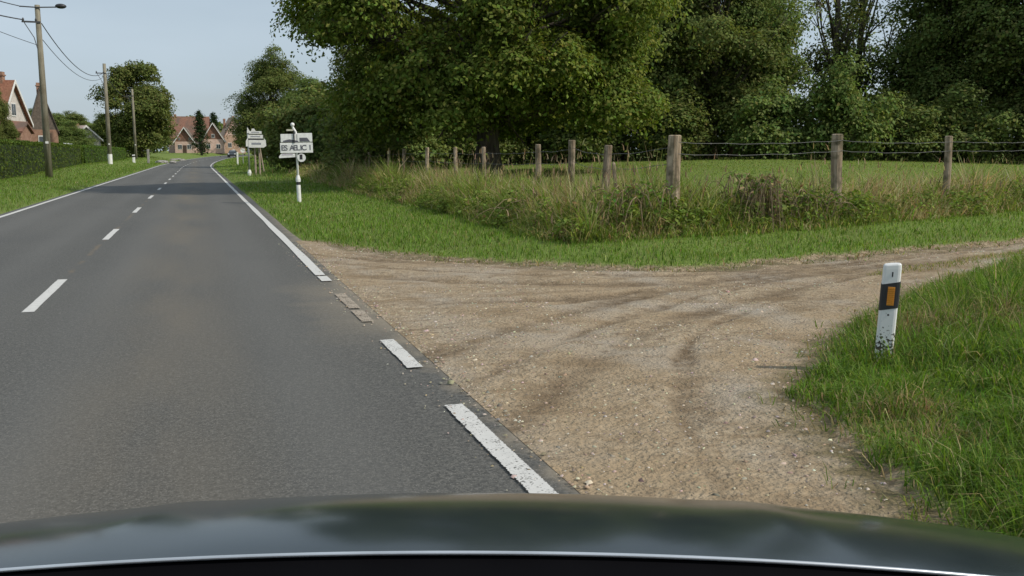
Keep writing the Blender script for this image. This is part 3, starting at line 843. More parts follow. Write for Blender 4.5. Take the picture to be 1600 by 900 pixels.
def tree(name, label, x, y, trunk_me, crown_me, rz=0.0, s=1.0, sz=None, group=None, cat='tree', z=None):
    o = empty(name, (x, y, float(T(x, y)) - .02 if z is None else z), rz)
    o.scale = (s, s, sz or s)
    tag(o, label, cat, group)
    link(bpy.data.objects.new('trunk', trunk_me), o)
    link(bpy.data.objects.new('crown', crown_me), o)
    return o

rg = np.random.default_rng(21)
# the big oak by the road
lob = dome_lobes(84, 6.9, 2.6, 14.5, rg, (1.1, 2.0), .70, .40, .74)
for a in np.linspace(0, 2 * np.pi, 30)[:-1]:      # low skirt of branches
    rr = rg.uniform(4.8, 6.4) * (.84 if -math.cos(a) > .5 else 1.0); lob.append((rr * math.cos(a), rr * math.sin(a), rg.uniform(2.3, 4.6), rg.uniform(.9, 1.4), .8))
for rr, zz, sd_ in ((6.0, 6.6, 0), (6.5, 7.6, .6), (6.8, 8.6, -.5), (6.2, 9.4, .9), (6.9, 9.8, .2), (5.8, 8.2, -1.4)):      # long limb reaching over towards the road
    lob.append((-.948 * rr + .318 * sd_, .318 * rr + .948 * sd_, zz, .95, .6))
OAKC = [(.125, .165, .030), (.16, .20, .038), (.09, .125, .024), (.225, .24, .06)]
oak_t = make_trunk('oak_trunk', 14.5, .52, lob, rg, .2)
oak_c = make_crown('oak_crown', lob, 38, 66, .165, OAKC, [5, 4, 2, 1.6], rg, .36, .3)
tree('oak_tree', 'huge spreading oak behind the fence with lit yellow-green lower branches', 11.3, 37.0, oak_t, oak_c, 0.0, 1.0)

# woodland trees behind the pasture, three builds
kinds = []
for i, (rx, z0, z1, nl, pl, ps, lf) in enumerate(((4.6, 1.6, 15, 70, 24, 46, .2), (3.6, 1.0, 17, 64, 24, 46, .2), (5.2, 2.2, 13, 72, 24, 44, .2))):
    lo = dome_lobes(nl, rx, z0, z1, rg, (.9, 1.6), .8, .7, .5)
    kinds.append((make_trunk('wood_trunk', z1, .30, lo, rg, .15, sub=1), make_crown('wood_crown', lo, pl, ps, lf, LEAFC, [5, 4, 3, 1], rg, .42, .35)))
# tall thin poplar
lo = []
for i in range(40):
    z = rg.uniform(5, 20); a = rg.uniform(0, 6.28); w = 2.1 * (1 - .5 * abs(z - 11) / 11)
    lo.append((w * rg.random() ** .5 * math.cos(a), w * rg.random() ** .5 * math.sin(a), z, rg.uniform(.5, .9), .9))
pop = (make_trunk('poplar_trunk', 21, .26, lo, rg, .2, sub=3), make_crown('poplar_crown', lo, 9, 22, .2, LEAFC, [4, 5, 2, 2], rg, .42, .4))
# shrub
lo = dome_lobes(26, 1.7, .3, 3.6, rg, (.5, .85), .85, .5, .4)
shr = (make_trunk('shrub_stem', 3.2, .07, lo, rg, .05, sub=1), make_crown('shrub_crown', lo, 16, 34, .17, LEAFC, [4, 5, 2, 2], rg, .32, .3))

wood = [  # x, y, kind, rot, scale, scale z, label
    (13.0, 65, 2, .3, .85, .8, 'dark broad tree behind the oak, nearest to the road signs'),
    (14.0, 57, 1, 1.9, 1.0, .6, 'dark tree in the shade directly behind the oak trunk'),
    (18.5, 54.5, 0, 4.0, 1.0, .9, 'dark tree behind the right side of the oak crown'),
    (24.5, 52, 2, 2.2, 1.05, 1.1, 'dense green tree just right of the oak at the pasture edge'),
    (29.0, 49.2, 1, .7, 1.05, 1.0, 'tall narrow green tree above the thick corner fence post'),
    (31.6, 51.0, 0, 5.1, .85, 1.05, 'full green tree left of the sparse poplar'),
    (44.4, 46.4, 0, 1.2, 1.05, 1.1, 'very dark full tree right of the sparse poplar'),
    (47.2, 44.0, 2, 3.3, 1.1, 1.2, 'dark spreading tree above the farthest right fence post'),
    (46.0, 39.8, 1, 4.6, 1.1, 1.0, 'tall dark tree at the right end of the wood'),
]
for x, y, k, rz, s_, sz_, lb in wood:
    tree('woodland_tree', lb, x, y, kinds[k][0], kinds[k][1], rz, s_, sz_, 'trees at the back of the pasture')
tree('poplar_tree', 'sparse poplar with sky showing between its leaves', 38.2, 50.3, pop[0], pop[1], 0, 1.05)
tree('poplar_tree', 'second poplar just right of the sparse poplar, against the dark tree', 41.6, 52.0, pop[0], pop[1], 2.2, 1.15, .95)
tree('poplar_tree', 'third poplar behind and left of the sparse poplar', 36.6, 54.0, pop[0], pop[1], 4.1, 1.15, 1.0)
shr_pos = [(33.2, 42.6, 1.15, 1.45, 'light green upright shrub below the sparse poplar'), (25.6, 47.5, 1.2, 1.0, 'low dark shrub under the dense tree right of the oak'), (29.6, 44.6, 1.2, 1.15, 'low shrub between corner post and middle post at pasture edge'),
           (36.6, 42.5, 1.2, 1.0, 'dark shrub right of the light green upright shrub'), (40.4, 41.0, 1.3, 1.1, 'dark shrub above the right-hand fence posts'), (44.3, 38.5, 1.35, 1.2, 'dark shrub at the right edge of the pasture'),
           (21.2, 50.2, 1.3, 1.1, 'dark shrub below the right edge of the oak crown'), (15.6, 51.5, 1.3, 1.0, 'dark shrub in the oak shade behind its trunk'), (10.6, 50.5, 1.3, 1.2, 'dark shrub in the oak shade left of its trunk'),
           (7.6, 44.5, 1.15, 1.0, 'shrub under the low left branches of the oak')]
for i, (x, y, s_, sz_, lb) in enumerate(shr_pos):
    tree('shrub', lb, x, y, shr[0], shr[1], i * 1.3, s_, sz_, 'shrubs under the wood', 'shrub')
tree('roadside_shrub', 'bright green bush behind the white town sign', 7.6, 72, shr[0], shr[1], 2.0, 1.7, 1.6, None, 'shrub')

# shaded undergrowth closing the wood at the back
n = 60000
t = rng.random(n); LX = np.interp(t, [0, .25, .6, 1], [7.5, 17, 36, 62]); LY = np.interp(t, [0, .25, .6, 1], [68, 60, 55, 40])
dd_ = rng.uniform(0, 3.0, n); hz = (2.2 + 3.2 * fbm(LX, LY, .35, 3)) * rng.random(n) ** .8
C = np.stack([LX + rng.normal(size=n) * .4, LY + dd_, T(LX, LY + dd_) + hz], 1)
V, S_, Lo, Co = leaves(C, np.stack([rng.normal(size=n) * .5, -.6 + rng.normal(size=n) * .5, .6 + rng.normal(size=n) * .4], 1), .3 * rng.uniform(.6, 1.4, n), pick(LEAFC, [5, 3, 4, .5], n, rng), rng)
o = link(bpy.data.objects.new('undergrowth', np_mesh('undergrowth', V, S_, Lo, M_LEAF, Co))); tag(o, 'dark undergrowth filling the back of the wood', 'undergrowth', kind='stuff')

# trees further along the road
lo = dome_lobes(85, 5.7, 1.2, 16.4, rg, (1.1, 1.7), .85, .65, .5)
far1 = (make_trunk('far_trunk', 16, .32, lo, rg, .12, sub=0), make_crown('far_crown', lo, 22, 36, .36, LEAFC, [5, 4, 2, 1], rg, .5, .3))
tree('round_tree', 'large round tree behind the thin poles on the left of the road', -8.6, 162, far1[0], far1[1], .4, 1.0)
tree('bend_tree', 'tree on the inside of the bend behind the stacked signs', 7.6, 104, kinds[0][0], kinds[0][1], 2.4, .86, .86)
tree('bend_tree', 'smaller tree between the bend and the oak', 9.8, 84, kinds[2][0], kinds[2][1], 1.0, .72, .58)
for i, (x, y, k, s_, sz_, lb) in enumerate(((-20.5, 150, 0, .9, .5, 'low dark tree left of the second pole behind the hedge'), (-28, 190, 2, 1.0, .62, 'rounded tree above the pink-roofed house'), (-24, 210, 1, 1.0, .55, 'small tree beyond the pink-roofed house'),
        (-15, 130, 2, .55, .38, 'small bushy tree over the far hedge by the second pole'), (-23, 118, 0, .55, .33, 'small bushy tree between first and second pole'), (-15.5, 87, 2, .26, .48, 'narrow garden tree in front of the brick house'),
        (-36, 205, 0, 1.1, .55, 'broad distant tree at the left above the hedge by the first pole'), (-31, 150, 1, .9, .36, 'dark garden tree just right of the first pole'), (-19.5, 138, 2, .6, .40, 'garden tree between the pink-roofed house and the second pole'), (-17, 200, 0, 1.0, .55, 'distant tree left of the round tree'),
        (-9.5, 236, 0, .8, .5, 'tree closing the gap between the round tree and the pale pink house'), (-15.2, 83, 1, .28, .22, 'small bush against the brick annexe'), (-20, 88, 0, .40, .36, 'garden tree half hiding the red roof at the left edge'), (-27, 165, 1, 1.0, .45, 'dark tree right of the steep brown roof'),
        (14, 250, 0, 1.0, .7, 'tree right of the far gabled houses'), (-14, 240, 2, 1.0, .6, 'tree left of the far red roof behind the round tree'), (18, 160, 2, 1.0, .75, 'dark tree past the bend on the right'), (14.5, 128, 0, .9, .7, 'dark tree filling the gap behind the stacked signs'))):
    tree('distant_tree', lb, x, y, kinds[k][0], kinds[k][1], i * .9, s_, sz_, 'trees around the village')
# conifers by the far houses
lo = []
for i in range(26):
    z = 1.0 + 8.6 * (i / 26) ** .9; w = 1.5 * (1 - (z - 1) / 9.4); a = i * 2.4
    lo.append((w * .6 * math.cos(a), w * .6 * math.sin(a), z, .35 + w * .5, .55))
con = (make_trunk('conifer_trunk', 10.5, .16, lo, rg, .05, sub=0), make_crown('conifer_crown', lo, 9, 20, .28, [(.03, .055, .018), (.045, .07, .022), (.025, .045, .015)], [3, 2, 2], rg, .3, .3))
tree('conifer_tree', 'pointed conifer in front of the far red roof', .9, 222, con[0], con[1], 0, 1.15, 1.02, 'conifers by the far houses')
tree('conifer_tree', 'second conifer between the two far houses', 4.6, 262, con[0], con[1], 1, 1.2, 1.08, 'conifers by the far houses')

# far woodland closing the horizon
n = 52000
t = rng.random(n); LX = -190 + 330 * t; LY = 330 + 30 * np.sin(LX / 60)
prof_ = 4.5 + 6.5 * fbm(LX, LY * 0, .09, 3) + 2.0 * fbm(LX, LY * 0, .5, 2)
hz = prof_ * rng.random(n) ** .8; dd_ = rng.uniform(-4, 6, n)
C = np.stack([LX, LY + dd_, T(LX, LY + dd_) + hz], 1)
V, S_, Lo, Co = leaves(C, np.stack([rng.normal(size=n) * .6, -.5 + rng.normal(size=n) * .6, .7 + rng.normal(size=n) * .4], 1), 1.1 * rng.uniform(.6, 1.4, n), pick(LEAFC, [5, 3, 4, .5], n, rng), rng)
o = link(bpy.data.objects.new('far_woodland', np_mesh('far_woodland', V, S_, Lo, M_LEAF, Co))); tag(o, 'low far-off line of woods on the horizon behind the village', 'woodland', kind='stuff')

# ------------------------------------------------------------------ hedges
def hedge(name, label, x0, y0, x1, y1, w, h, rgh):
    L_ = math.hypot(x1 - x0, y1 - y0); ang = math.atan2(y1 - y0, x1 - x0)
    o = empty(name, (x0, y0, float(T((x0 + x1) / 2, (y0 + y1) / 2)) - .05), ang)
    tag(o, label, 'hedge')
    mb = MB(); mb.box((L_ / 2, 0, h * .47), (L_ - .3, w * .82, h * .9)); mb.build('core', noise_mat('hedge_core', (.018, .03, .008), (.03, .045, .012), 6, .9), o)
    n = int(L_ * 620)
    f = rgh.random(n)
    t = rgh.random(n) * L_
    side = f < .55
    yy = np.where(side, np.where(rgh.random(n) < .75, -w / 2, w / 2), rgh.uniform(-w / 2, w / 2, n)); zz = np.where(side, rgh.uniform(0.02, h, n), h)
    # the side facing the road is local -y or +y; ends as well
    en = rgh.random(n) < .06
    t = np.where(en, np.where(rgh.random(n) < .5, 0, L_), t); yy = np.where(en, rgh.uniform(-w / 2, w / 2, n), yy); zz = np.where(en, rgh.uniform(0, h, n), zz)
    C = np.stack([t, yy, zz], 1) + rgh.normal(size=(n, 3)) * .05 + (.10 * (fbm(t, zz + yy, .9, 2) - .5))[:, None]
    N_ = np.stack([np.where(en, 1, 0) * np.sign(t - L_ / 2), np.where(side, np.sign(yy), 0), np.where(side, .35, 1)], 1) + rgh.normal(size=(n, 3)) * .5
    V, S_, Lo, Co = leaves(C, N_, .13 * rgh.uniform(.6, 1.4, n), pick([(.085, .145, .026), (.115, .18, .034), (.065, .11, .022)], [4, 3, 2], n, rgh), rgh)
    link(bpy.data.objects.new('leaves', np_mesh('hedge_leaves', V, S_, Lo, M_LEAF, Co)), o)
    return o
hedge('clipped_hedge', 'long clipped green hedge behind the first utility pole', -10.7, 94, -10.6, 34, 1.5, 2.05, rg)
hedge('clipped_hedge', 'farther clipped hedge behind the second utility pole', -10.2, 142, -10.6, 96.5, 1.4, 1.65, rg)

# ------------------------------------------------------------------ brambles
def bramble(name, label, x, y, r, h, ns, nl, stemc, leafc):
    o = empty(name, (x, y, float(T(x, y)) - .02)); tag(o, label, 'bush')
    mb = MB(); C = []; N_ = []
    for i in range(ns):
        a = rg.uniform(0, 6.28); reach = r * rg.uniform(.5, 1.25); top = h * rg.uniform(.6, 1.15)
        b0 = Vector((rg.normal() * r * .3, rg.normal() * r * .3, 0))
        p = [b0 + Vector((math.cos(a) * reach * t, math.sin(a) * reach * t * .7, top * (1 - (1.25 * t - .55) ** 2 / .5 * .8) if t > 0 else 0)) for t in (0, .2, .4, .6, .8, 1)]
        mb.tube(p, [.011, .010, .009, .008, .006, .003], 4)
        for q in range(nl):
            t = rg.uniform(.8, 5); k = min(4, int(t)); c = p[k].lerp(p[k + 1], t - k) + Vector(rg.normal(size=3)) * .055
            C.append(c); N_.append(Vector(rg.normal(size=3)) * .6 + Vector((0, 0, .8)))
    mb.build('stems', M_TWIG, o)
    C = np.array([tuple(c) for c in C]); N_ = np.array([tuple(c) for c in N_])
    V, S_, Lo, Co = leaves(C, N_, .085 * rg.uniform(.5, 1.5, len(C)), pick(leafc[0], leafc[1], len(C), rg), rg, .6)
    link(bpy.data.objects.new('leaves', np_mesh('bramble_leaves', V, S_, Lo, M_LEAF, Co)), o)
BG = ([(.11, .18, .034), (.15, .225, .05), (.20, .14, .06), (.30, .26, .11)], [5, 5, .5, 1])
BR = ([(.11, .175, .036), (.24, .18, .09), (.36, .28, .15), (.15, .22, .055)], [4, 1.2, 1.5, 5])
bramble('bramble_bush', 'tangled brown-stemmed bramble between the corner post and the next post', 9.2, 13.95, .62, .88, 60, 9, None, BR)
bramble('bramble_bush', 'green bramble mound beside the middle thick post', 10.25, 14.2, .7, .6, 40, 14, None, BG)
bramble('bramble_bush', 'dark green bramble leaning left of the corner post', 6.7, 13.9, .75, .75, 36, 13, None, BG)
bramble('bramble_bush', 'low bramble in the tall grass by the small fence posts', 6.2, 16.6, .8, .55, 30, 13, None, BG)

# ------------------------------------------------------------------ fence
fence = empty('wire_fence', (7.48, 13.84, 0)); tag(fence, 'wooden post and barbed wire fence around the pasture', 'fence')
FP = [(15.19, 16.0, 1.86, .078, .012), (11.33, 14.66, 1.85, .102, -.01), (7.48, 13.84, 1.79, .112, 0), (7.06, 15.56, 1.64, .075, .05), (7.19, 17.63, 1.76, .07, .0), (7.40, 20.19, 1.70, .065, -.02), (7.39, 24.42, 1.67, .058, .01),
      (7.32, 27.08, 1.67, .06, -.01), (7.22, 30.28, 1.69, .062, .01), (7.21, 33.97, 1.66, .06, 0), (7.28, 37.11, 1.63, .06, .05), (7.31, 41.85, 1.55, .06, .03), (7.4, 47.5, 1.55, .06, 0), (7.3, 53.47, 1.6, .07, 0), (21.5, 18.7, 1.95, .08, 0), (27.5, 21.2, 2.1, .08, 0)]
loc = Vector(fence.location)
for i, (x, y, zt, r, ln) in enumerate(FP):
    z0 = float(T(x, y)) - .3
    mb = MB(); P = []; rad = []
    for k in range(8):
        t = k / 7
        P.append((x + ln * t * 1.5 - ln * 1.5 + .012 * math.sin(4 * t + i), y + .01 * math.cos(5 * t + i * 2), z0 + (zt - z0) * t)); rad.append(r * (1.06 - .08 * t + .03 * math.sin(7 * t + i * 1.7)))
    P.append((P[-1][0], P[-1][1], zt + .012)); rad.append(r * .78)
    mb.tube(P, rad, 12)
    mb.v = [(a - loc.x, b - loc.y, c) for a, b, c in mb.v]
    p = mb.build('post', M_WOOD, fence, smooth=False)
def strand(order, hs, name):
    mb = MB()
    for (a, b) in zip(order[:-1], order[1:]):
        A = Vector((FP[a][0], FP[a][1] - FP[a][3], FP[a][2] - hs)); B = Vector((FP[b][0], FP[b][1] - FP[b][3], FP[b][2] - hs))
        n = max(6, int((B - A).length / .35)); P = []
        for k in range(n + 1):
            t = k / n; p = A.lerp(B, t); p.z -= .16 * t * (1 - t) + .008 * math.sin(k * 2.1); P.append(p - loc)
        mb.tube(P, .0042, 4)
        for k in range(1, n):
            t = k / n; i = t * n; p = P[int(i)].lerp(P[min(n, int(i) + 1)], i - int(i))
            for q in (0, 1):
                d = Vector((random.uniform(-1, 1), random.uniform(-.4, .4), random.uniform(-1, 1))).normalized() * .018
                mb.tube([p - d, p + d], .003, 3)
    mb.build(name, M_WIRE, fence)
strand([15, 14, 0, 1, 2], .11, 'wire'); strand([15, 14, 0, 1, 2], .30, 'wire')
strand([2, 3, 4, 5, 6, 7, 8, 9, 10, 11, 12, 13], .15, 'wire'); strand([2, 3, 4, 5, 6, 7, 8, 9, 10, 11, 12, 13], .42, 'wire')
# old broken stakes in the bank
for x, y, h_, lx, lb in ((6.75, 18.9, .95, .10, 'short broken stake leaning beside a fence post'), (7.0, 14.9, 1.30, -.12, 'thin grey stake near the corner post')):
    mb = MB(); z0 = float(T(x, y)) - .2
    mb.tube([(0, 0, 0), (lx * .4, 0, h_ * .5), (lx, .02, h_), (lx * 1.05, .02, h_ + .04)], [.04, .038, .034, .01], 8)
    o = mb.build('stake', M_WOOD); o.location = (x, y, z0); tag(o, lb, 'stake')

# ------------------------------------------------------------------ marker posts
M_ORANGE = plain('orange_reflector', (.58, .25, .04), .25)
def worn_white():
    m, nt, N, L, b = nodes('scuffed_white_plastic')
    tc = N.new('ShaderNodeTexCoord'); nz = N.new('ShaderNodeTexNoise'); nz.inputs['Scale'].default_value = 48; nz.inputs['Detail'].default_value = 3
    L.new(tc.outputs['Object'], nz.inputs['Vector'])
    sp = N.new('ShaderNodeSeparateXYZ'); L.new(tc.outputs['Object'], sp.inputs['Vector'])
    r = N.new('ShaderNodeMapRange'); r.inputs['From Min'].default_value = .10; r.inputs['From Max'].default_value = .30; r.inputs['To Min'].default_value = .10; r.inputs['To Max'].default_value = -.16
    L.new(sp.outputs['Z'], r.inputs['Value'])
    ad = N.new('ShaderNodeMath'); ad.operation = 'ADD'; L.new(nz.outputs['Fac'], ad.inputs[0]); L.new(r.outputs['Result'], ad.inputs[1])
    st = N.new('ShaderNodeMapRange'); st.inputs['From Min'].default_value = .56; st.inputs['From Max'].default_value = .60
    L.new(ad.outputs[0], st.inputs['Value'])
    x = N.new('ShaderNodeMixRGB'); x.inputs['Color1'].default_value = (.74, .74, .73, 1); x.inputs['Color2'].default_value = (.06, .055, .045, 1)
    L.new(st.outputs['Result'], x.inputs['Fac']); L.new(x.outputs['Color'], b.inputs['Base Color']); b.inputs['Roughness'].default_value = .45
    return m
def section(w, d, z, k=1.0, tilt=0.0):
    """rounded wedge outline of a plastic marker post: flat face towards -y, rounded back"""
    pts_ = [(-.50, -.30), (-.44, -.42), (-.34, -.46), (.30, -.46), (.42, -.42), (.50, -.26), (.47, .15), (.30, .42), (0, .52), (-.30, .42), (-.47, .15)]
    return [(x * w * k, y * d * k, z + tilt * x * w) for x, y in pts_]
def loft(mb, secs):
    n = len(secs[0]); vs = [p for s in secs for p in s]; fs = []
    for i in range(len(secs) - 1):
        for k in range(n): fs.append((i * n + k, i * n + (k + 1) % n, (i + 1) * n + (k + 1) % n, (i + 1) * n + k))
    fs.append(tuple(range(n - 1, -1, -1))); fs.append(tuple((len(secs) - 1) * n + k for k in range(n)))
    mb.add(vs, fs)
dx, dy = 4.44, 5.15
dz0 = .10
mp_ = empty('marker_post', (dx, dy, dz0), R(-30)); mp_.rotation_euler = (R(.6), R(2.2), R(-33))
tag(mp_, 'white plastic marker post with orange reflector in long grass', 'marker post')
W_, D_ = .118, .095; HT = .655
mb = MB(); loft(mb, [section(W_, D_, -.25), section(W_, D_, .3), section(W_, D_, HT - .03, 1.0, .12), section(W_, D_, HT - .005, .97, .12), section(W_, D_, HT + .004, .86, .12)]); mb.build('body', worn_white(), mp_)
mb = MB(); loft(mb, [section(W_ + .006, D_ + .006, HT - .305, 1, .22), section(W_ + .006, D_ + .006, HT - .125, 1, .22)]); mb.build('band', M_BLACK, mp_)
mb = MB(); mb.box((.004, -.046, HT - .215), (.046, .008, .128)); rf = mb.build('reflector', M_ORANGE, mp_, bevel=.002)
mb = MB()
for zz in np.linspace(-.052, .052, 9): mb.box((.004, -.0508, HT - .215 + zz), (.044, .0016, .0035))
mb.build('ridge', plain('orange_ridge', (.62, .22, .02), .3), rf)
mb = MB(); mb.box((.002, -.0445, HT - .065), (.008, .003, .034)); mb.build('slot', M_BLACK, mp_)
mb = MB(); mb.tube([(.0, -.0425, HT - .345), (.0, -.0455, HT - .345)], .007, 8); mb.build('bolt', M_BLACK, mp_)

def small_post(name, label, x, y, h, w, band=True, mat=None):
    o = empty(name, (x, y, float(T(x, y)) - .05)); tag(o, label, 'marker post')
    mb = MB(); loft(mb, [section(w, w * .8, 0), section(w, w * .8, h, 1, .1), section(w, w * .8, h + .03, .8, .1)]); mb.build('body', mat or M_WHITE, o)
    if band:
        mb = MB(); loft(mb, [section(w * 1.06, w * .86, h * .72, 1, .15), section(w * 1.06, w * .86, h * .9, 1, .15)]); mb.build('band', M_BLACK, o)
    return o
small_post('marker_post', 'stubby white marker post with dark top beside the third pole', -7.6, 127, 1.0, .34)
small_post('marker_post', 'pale stone gatepost with white foot past the third pole', -6.2, 134, 1.9, .32, False, M_STONE)
small_post('marker_post', 'thin pale post at the verge inside the bend', 4.6, 118, 1.55, .2, False)

# ------------------------------------------------------------------ signs
def text(body, size, loc, parent, mat, adv):
    """flat cut-out letters, one object each"""
    for i, ch in enumerate(body):
        if ch == ' ': continue
        cu = bpy.data.curves.new('letter', 'FONT'); cu.body = ch; cu.size = size; cu.align_x = 'CENTER'; cu.align_y = 'CENTER'; cu.extrude = .002; cu.offset = .004
        cu.materials.append(mat)
        tmp = link(bpy.data.objects.new('letter_outline', cu)); dg = bpy.context.evaluated_depsgraph_get()
        me = bpy.data.meshes.new_from_object(tmp.evaluated_get(dg)); bpy.data.objects.remove(tmp)
        o = link(bpy.data.objects.new('letter', me), parent); o.rotation_euler = (R(90), 0, 0)
        o.location = (loc[0] + (i - (len(body) - 1) / 2) * adv, loc[1], loc[2])
sx, sy = 2.86, 28.7
s1 = empty('town_sign', (sx, sy, float(T(sx, sy)) - .03)); tag(s1, 'white town name sign on a white and black post at the verge', 'sign')
s1.rotation_euler = (0, R(-1.0), R(-6))
mb = MB(); mb.tube([(0, 0, 0), (0, 0, 2.12), (-.08, 0, 2.26)], .035, 10); mb.build('post', M_WHITE, s1, True)
mb = MB(); mb.tube([(0, 0, 0), (0, 0, .55)], .062, 12); mb.build('sleeve', M_WHITE, s1)
mb = MB(); mb.tube([(0, 0, .553), (0, 0, .64)], .055, 12); mb.build('black_band', M_BLACK, s1)
mb = MB(); mb.tube([(0, 0, .642), (0, 0, .72), (0, 0, .84)], [.07, .075, .04], 12); mb.build('collar', M_WHITE, s1)
mb = MB(); mb.ball((-.085, 0, 2.34), .062); mb.tube([(-.085, 0, 2.26), (-.085, 0, 2.30)], .03, 8); mb.build('finial', M_WHITE, s1, True)
mb = MB(); mb.box((-.17, -.03, 2.18), (.20, .03, .05)); mb.build('bracket', plain('pale_bracket', (.52, .50, .40)), s1)
mb = MB(); mb.box((0.0, -.055, 1.655), (.95, .03, .30)); b1 = mb.build('name_board', M_WHITE, s1, bevel=.008)
text('ES AELIC I', .22, (0.0, -.074, 1.65), b1, M_GREYTXT, .088)
mb = MB(); mb.box((-.22, -.053, 1.945), (.46, .03, .24)); b2 = mb.build('direction_board', M_WHITE, s1, bevel=.008)
mb = MB(); mb.box((.25, -.053, 1.955), (.44, .03, .26)); b3 = mb.build('direction_board', M_WHITE, s1, bevel=.008)
mb = MB(); mb.prism([(-.38, 1.83), (-.38, 1.87), (-.20, 1.91), (.06, 1.86), (.06, 1.82)], -.074, -.070); mb.build('dark_strip', M_GREYTXT, b2)
mb = MB(); mb.prism([(.10, 1.84), (.10, 1.95), (.32, 1.95), (.40, 1.84)], -.074, -.070); mb.build('arrow', M_GREYTXT, b3)
mb = MB(); mb.box((-.06, -.085, 1.98), (.035, .03, .36)); mb.build('strut', M_BLACK, s1)
mb = MB(); mb.prism([(-.52, 1.36), (-.52, 1.41), (-.46, 1.485), (-.05, 1.485), (-.05, 1.38)], -.065, -.04); b4 = mb.build('small_board', M_WHITE, s1)
mb = MB(); mb.box((-.28, -.067, 1.455), (.32, .004, .022)); mb.build('lettering', plain('faded_lilac', (.28, .22, .30)), b4)
mb = MB(); mb.tube([(.13, -.07, 1.36), (.13, -.05, 1.36)], .125, 20); b5 = mb.build('route_badge', M_WHITE, s1)
mb = MB(); mb.prism([(.08, 1.31), (.08, 1.455), (.16, 1.455), (.16, 1.31)], -.076, -.0715); mb.build('number_field', M_BLACK, b5)

sx, sy = 3.25, 64.6
s2 = empty('sign_stack', (sx, sy, float(T(sx, sy)) - .03)); tag(s2, 'stack of white direction boards on posts farther down the verge', 'sign')
mb = MB(); mb.tube([(0, 0, 0), (0, 0, 3.0)], .065, 10); mb.build('post', M_STEEL, s2, True)
mb = MB(); mb.tube([(0, 0, 0), (0, 0, .22), (0, 0, .42)], [.13, .14, .07], 10); mb.build('foot', M_WHITE, s2)
mb = MB(); mb.tube([(.42, .25, 0), (.42, .25, 2.3)], .06, 8); mb.build('post', plain('pinkish_post', (.38, .31, .24)), s2)
mb = MB(); mb.tube([(.70, .25, 0), (.70, .25, 2.3)], .06, 8); mb.build('post', plain('brown_post', (.38, .31, .24)), s2)
mb = MB(); mb.tube([(.95, .25, 0.3), (.72, .25, 2.0)], .045, 8); mb.build('brace', plain('brace_wood', (.38, .31, .24)), s2)
for cx, cz, w_, h_ in ((.46, 2.86, .82, .17), (.46, 2.59, .98, .24), (.50, 2.12, 1.0, .50)):
    mb = MB(); mb.box((cx, -.09, cz), (w_, .035, h_)); bb = mb.build('direction_board', M_WHITE, s2, bevel=.008)
    mb = MB(); mb.box((cx, -.112, cz + .01), (w_ * .62, .004, h_ * .26)); mb.build('lettering', plain('grey_print', (.28, .29, .33)), bb)
mb = MB(); mb.box((.46, -.085, 2.415), (.95, .02, .10)); mb.build('dark_rail', M_BLACK, s2)
mb = MB(); mb.prism([(1.0, 1.9), (1.14, 1.98), (1.12, 2.35), (1.0, 2.5)], -.10, -.07); mb.build('arrow_board', M_WHITE, s2)
mb = MB(); mb.prism([(-.16, 1.95), (-.02, 1.95), (-.02, 2.55), (-.16, 2.3)], -.10, -.07); mb.build('arrow_board', M_WHITE, s2)
mb = MB(); mb.prism([(-.07, 2.82), (.18, 2.82), (-.03, 3.22)], -.10, -.07); mb.build('warning_triangle', M_WHITE, s2)
mb = MB(); mb.prism([(.20, 2.96), (.50, 2.96), (.40, 3.12), (.26, 3.12)], -.10, -.07); mb.build('top_plate', M_WHITE, s2)

o = empty('round_sign', (5.6, 126, float(T(5.6, 126)) - .05)); tag(o, 'tiny white disc sign on a low post by the bend', 'sign')
mb = MB(); mb.tube([(0, 0, 0), (0, 0, 1.9)], .05, 8); mb.build('post', M_STEEL, o)
mb = MB(); mb.tube([(0, -.08, 1.75), (0, -.05, 1.75)], .30, 16); mb.build('disc', M_WHITE, o)
o = empty('bend_board', (7.7, 212, float(T(7.7, 212)) - .05)); tag(o, 'slanted white board behind the far dark car', 'sign'); o.rotation_euler = (0, R(-14), 0)
mb = MB(); mb.tube([(0, 0, 0), (0, 0, 1.6)], .05, 8); mb.build('post', M_STEEL, o)
mb = MB(); mb.box((0, -.08, 1.3), (.9, .04, .7)); mb.build('board', M_WHITE, o, bevel=.01)

